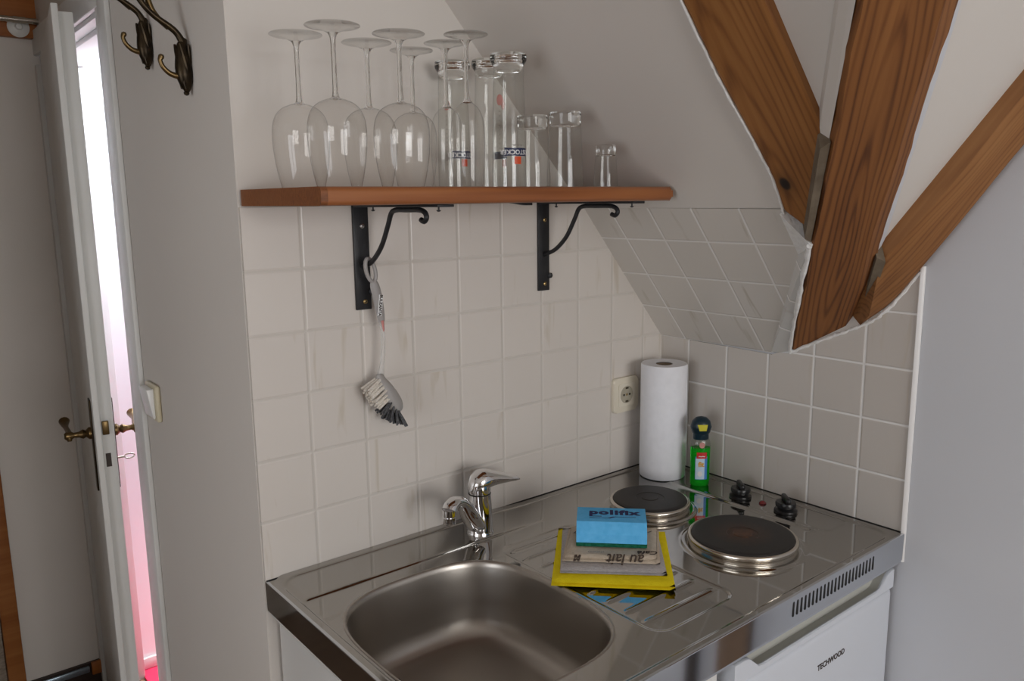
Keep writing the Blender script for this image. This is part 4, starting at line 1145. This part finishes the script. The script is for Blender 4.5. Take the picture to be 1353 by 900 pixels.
def beer_glass(face):
    """face: direction (radians) in which the printed band looks"""
    t = empty('beer_glass')
    bm = BM(); P_ = [(.0290, 0), (.0286, .05), (.0276, .10), (.0264, .15), (.0254, .185), (.0252, .198)]
    add_lathe(bm, P_, 48); finish('glass_wall', bm, M['gtumbler'], t, smooth=80)
    bm = BM(); add_lathe(bm, [(0, .190), (.0200, .191), (.0251, .1985), (.0272, .2025), (.0306, .2075), (.0312, .2120), (.0304, .2178), (.0280, .2193), (0, .2175)], 48)
    finish('glass_base', bm, M['gsolid'], t, smooth=40)
    b = finish('name_band', curved_rect(face - .80, face + .80, .0520, .0650, .0290), M['label_dkblue'], t, smooth=80)
    curved_text('ROSTOCKER', .0108, face, .0585, .0293, M['label_white'], b, .0002)
    b2_ = finish('red_emblem', curved_rect(face - .20, face + .24, .0385, .0510, .0290, 6), M['label_redorange'], t, smooth=80)
    finish('emblem_stem', curved_rect(face - .012, face + .012, .008, .0385, .0290, 2), M['ink_soft'], b2_, smooth=80)
    curved_text('PILSENER', .0046, face, .0700, .0290, M['ink_soft'], t, 0, 'small_lettering')
    bm = BM(); ring = []
    for k in range(20):
        a = 2 * PI * k / 20; aa = face - 1.10 + .0062 * math.cos(a) / .0272; z = .143 + .0090 * math.sin(a)
        ring.append(bm.verts.new((.0273 * math.cos(aa), .0273 * math.sin(aa), z)))
    bm.faces.new(ring); em_ = finish('faded_hop_mark', bm, M['label_pink'], t, smooth=0)
    bm = BM(); aa = face - 1.10
    for k in range(12):
        z = .125 - .0075 * k; r_ = .0276 + (.13 - z) * .013
        for w in (1,):
            b0 = [(r_ * math.cos(aa - .05), r_ * math.sin(aa - .05), z), (r_ * math.cos(aa + .05), r_ * math.sin(aa + .05), z), (r_ * math.cos(aa + .05), r_ * math.sin(aa + .05), z - .0007), (r_ * math.cos(aa - .05), r_ * math.sin(aa - .05), z - .0007)]
            add_poly(bm, b0)
    finish('scale_marks', bm, M['ink_soft'], t, smooth=0)
    return t
def tumbler(h, r0, r1, hb, name, fac=10):
    t = empty(name)
    bm = BM(); add_lathe(bm, [(r0, 0), (r0 * .985 + r1 * .015, h * .12), ((r0 + r1) / 2, h * .5), (r1 * 1.01, h - hb * 1.05)], 40); finish('glass_wall', bm, M['gtumbler'], t, smooth=80)
    bm = BM(); add_lathe(bm, [(0, h - hb * .98), (r1 * .8, h - hb * .96), (r1 * .985, h - hb * 1.04), (r1 * 1.02, h - hb * .9), (r1 * 1.03, h - .003), (r1 * .98, h), (0, h - .002)], fac * 2)
    finish('glass_base', bm, M['gsolid'], t, smooth=25)
    return t

zs = SZ1 + .0002
camdir = lambda x, y: math.atan2(CAM.y - y, CAM.x - x)
wg = wine_glass()
GW, GF, GB, GT = 'upturned wine glasses on the shelf', 'upturned champagne flutes on the shelf', 'upturned tall beer glasses on the shelf', 'upturned short tumblers on the shelf'
wines = [((-.9390, -.2150), 1.0, 'big upturned wine glass in the front row at the shelf left end'),
         ((-.9530, -.1310), 1.0, 'leftmost upturned wine glass, behind the front row'),
         ((-.8430, -.1360), 1.0, 'upturned wine glass standing behind and between the two front wine glasses'),
         ((-.8390, -.2200), 1.0, 'front row upturned wine glass second from the shelf left end'),
         ((-.7640, -.1350), .985, 'rear upturned wine glass just left of the champagne flutes')]
for i, ((x, y), k, lab) in enumerate(wines):
    o = wg if i == 0 else copy_tree(wg)
    o.location = (x, y, zs); o.scale = (.9, .9, k) if k != 1 else (1, 1, 1); tag(o, lab, 'wine glass', GW)
fl = flute()
for i, ((x, y), lab) in enumerate([((-.7140, -.2100), 'upturned champagne flute in front of the tall beer glasses'), ((-.7000, -.1340), 'upturned champagne flute behind the front flute, beside the rear wine glass')]):
    o = fl if i == 0 else copy_tree(fl)
    o.location = (x, y, zs); tag(o, lab, 'champagne flute', GF)
for (x, y, df, lab) in [(-.5865, -.1545, R(29), 'nearest tall upturned beer glass with a readable dark blue name band'),
                        (-.6200, -.0400, R(38), 'rear tall upturned beer glass right behind the champagne flutes'),
                        (-.5770, -.0905, R(120), 'tall upturned beer glass directly behind the one with the readable band')]:
    o = beer_glass(camdir(x, y) + df)
    o.location = (x, y, zs); tag(o, lab, 'beer glass', GB)
tm = tumbler(.129, .0325, .0275, .022, 'tumbler')
for i, ((x, y), lab) in enumerate([((-.4790, -.1780), 'upturned tumbler in front, left of the small shot glass'), ((-.4890, -.1020), 'upturned tumbler behind the front tumbler, beside the tall beer glass')]):
    o = tm if i == 0 else copy_tree(tm)
    o.location = (x, y, zs); tag(o, lab, 'tumbler', GT)
sg = tumbler(.0735, .0215, .0178, .018, 'shot_glass', 12); sg.location = (-.4130, -.2130, zs); tag(sg, 'small upturned shot glass at the right end of the shelf', 'shot glass')

# ------------------------------------------------------------------ windows out of the picture and lights
def window(name, c, w, h, axis):
    t = empty(name, c); struct(t)
    bm = BM(); fw_ = .05
    def bx(u0, u1, v0, v1, d0=-.03, d1=.03):
        if axis == 'x': add_box(bm, (d0, u0, v0), (d1, u1, v1), .003)
        else: add_box(bm, (u0, d0, v0), (u1, d1, v1), .003)
    bx(-w / 2, w / 2, h / 2 - fw_, h / 2); bx(-w / 2, w / 2, -h / 2, -h / 2 + fw_)
    bx(-w / 2, -w / 2 + fw_, -h / 2 + fw_, h / 2 - fw_); bx(w / 2 - fw_, w / 2, -h / 2 + fw_, h / 2 - fw_)
    bx(-.035, .035, -h / 2 + fw_, h / 2 - fw_)
    finish('window_frame', bm, M['white_frame'] if axis == 'y' else M['wood_orange'], t)
    bm = BM()
    if axis == 'x': add_box(bm, (-.003, -w / 2 + fw_, -h / 2 + fw_), (.003, w / 2 - fw_, h / 2 - fw_))
    else: add_box(bm, (-w / 2 + fw_, -.003, -h / 2 + fw_), (w / 2 - fw_, .003, h / 2 - fw_))
    finish('window_pane', bm, M['pane'], t, smooth=0)
    return t
window('window_1', (-3.455, -1.3, 1.2), 1.40, 1.40, 'x')
window('window_2', (-1.1, -4.05, 1.5), 1.80, 1.30, 'y')

def area(name, loc, rot, sx_, sy_, power, col):
    l = bpy.data.lights.new(name, 'AREA'); l.shape = 'RECTANGLE'; l.size = sx_; l.size_y = sy_; l.energy = power; l.color = col
    o = bpy.data.objects.new(name, l); COL.objects.link(o); o.location = loc; o.rotation_euler = rot
    return o
area('sky_light_side', (-3.54, -1.3, 1.2), (R(90), 0, R(-90)), 1.35, 1.35, 25, (1.0, .975, .945))
area('sky_light_rear', (-1.1, -4.14, 1.5), (R(90), 0, 0), 1.75, 1.25, 64, (1.0, .955, .90))
area('bath_light', (-.3, 1.15, 2.2), (R(70), 0, 0), .5, .4, 58, (.82, .88, 1))
sp_ = bpy.data.lights.new('bath_bounce_spot', 'SPOT'); sp_.energy = 230; sp_.spot_size = R(40); sp_.spot_blend = .4; sp_.shadow_soft_size = .1  # added spot on the red floor so pink bounces onto the wall
so_ = bpy.data.objects.new('bath_bounce_spot', sp_); COL.objects.link(so_); so_.location = (-.45, .95, 2.3); so_.rotation_euler = (0, 0, 0)
w = bpy.data.worlds.new('world'); S.world = w; w.use_nodes = True
bg_ = w.node_tree.nodes['Background']
bg_.inputs['Color'].default_value = (.62, .78, 1.0, 1); bg_.inputs['Strength'].default_value = 2.0

S.view_settings.view_transform = 'Standard'
S.view_settings.exposure = -0.20
S.cycles.transparent_max_bounces = 40
S.cycles.max_bounces = 14
S.cycles.transmission_bounces = 12
S.cycles.glossy_bounces = 6
S.cycles.sample_clamp_indirect = 4.0
S.cycles.caustics_reflective = False
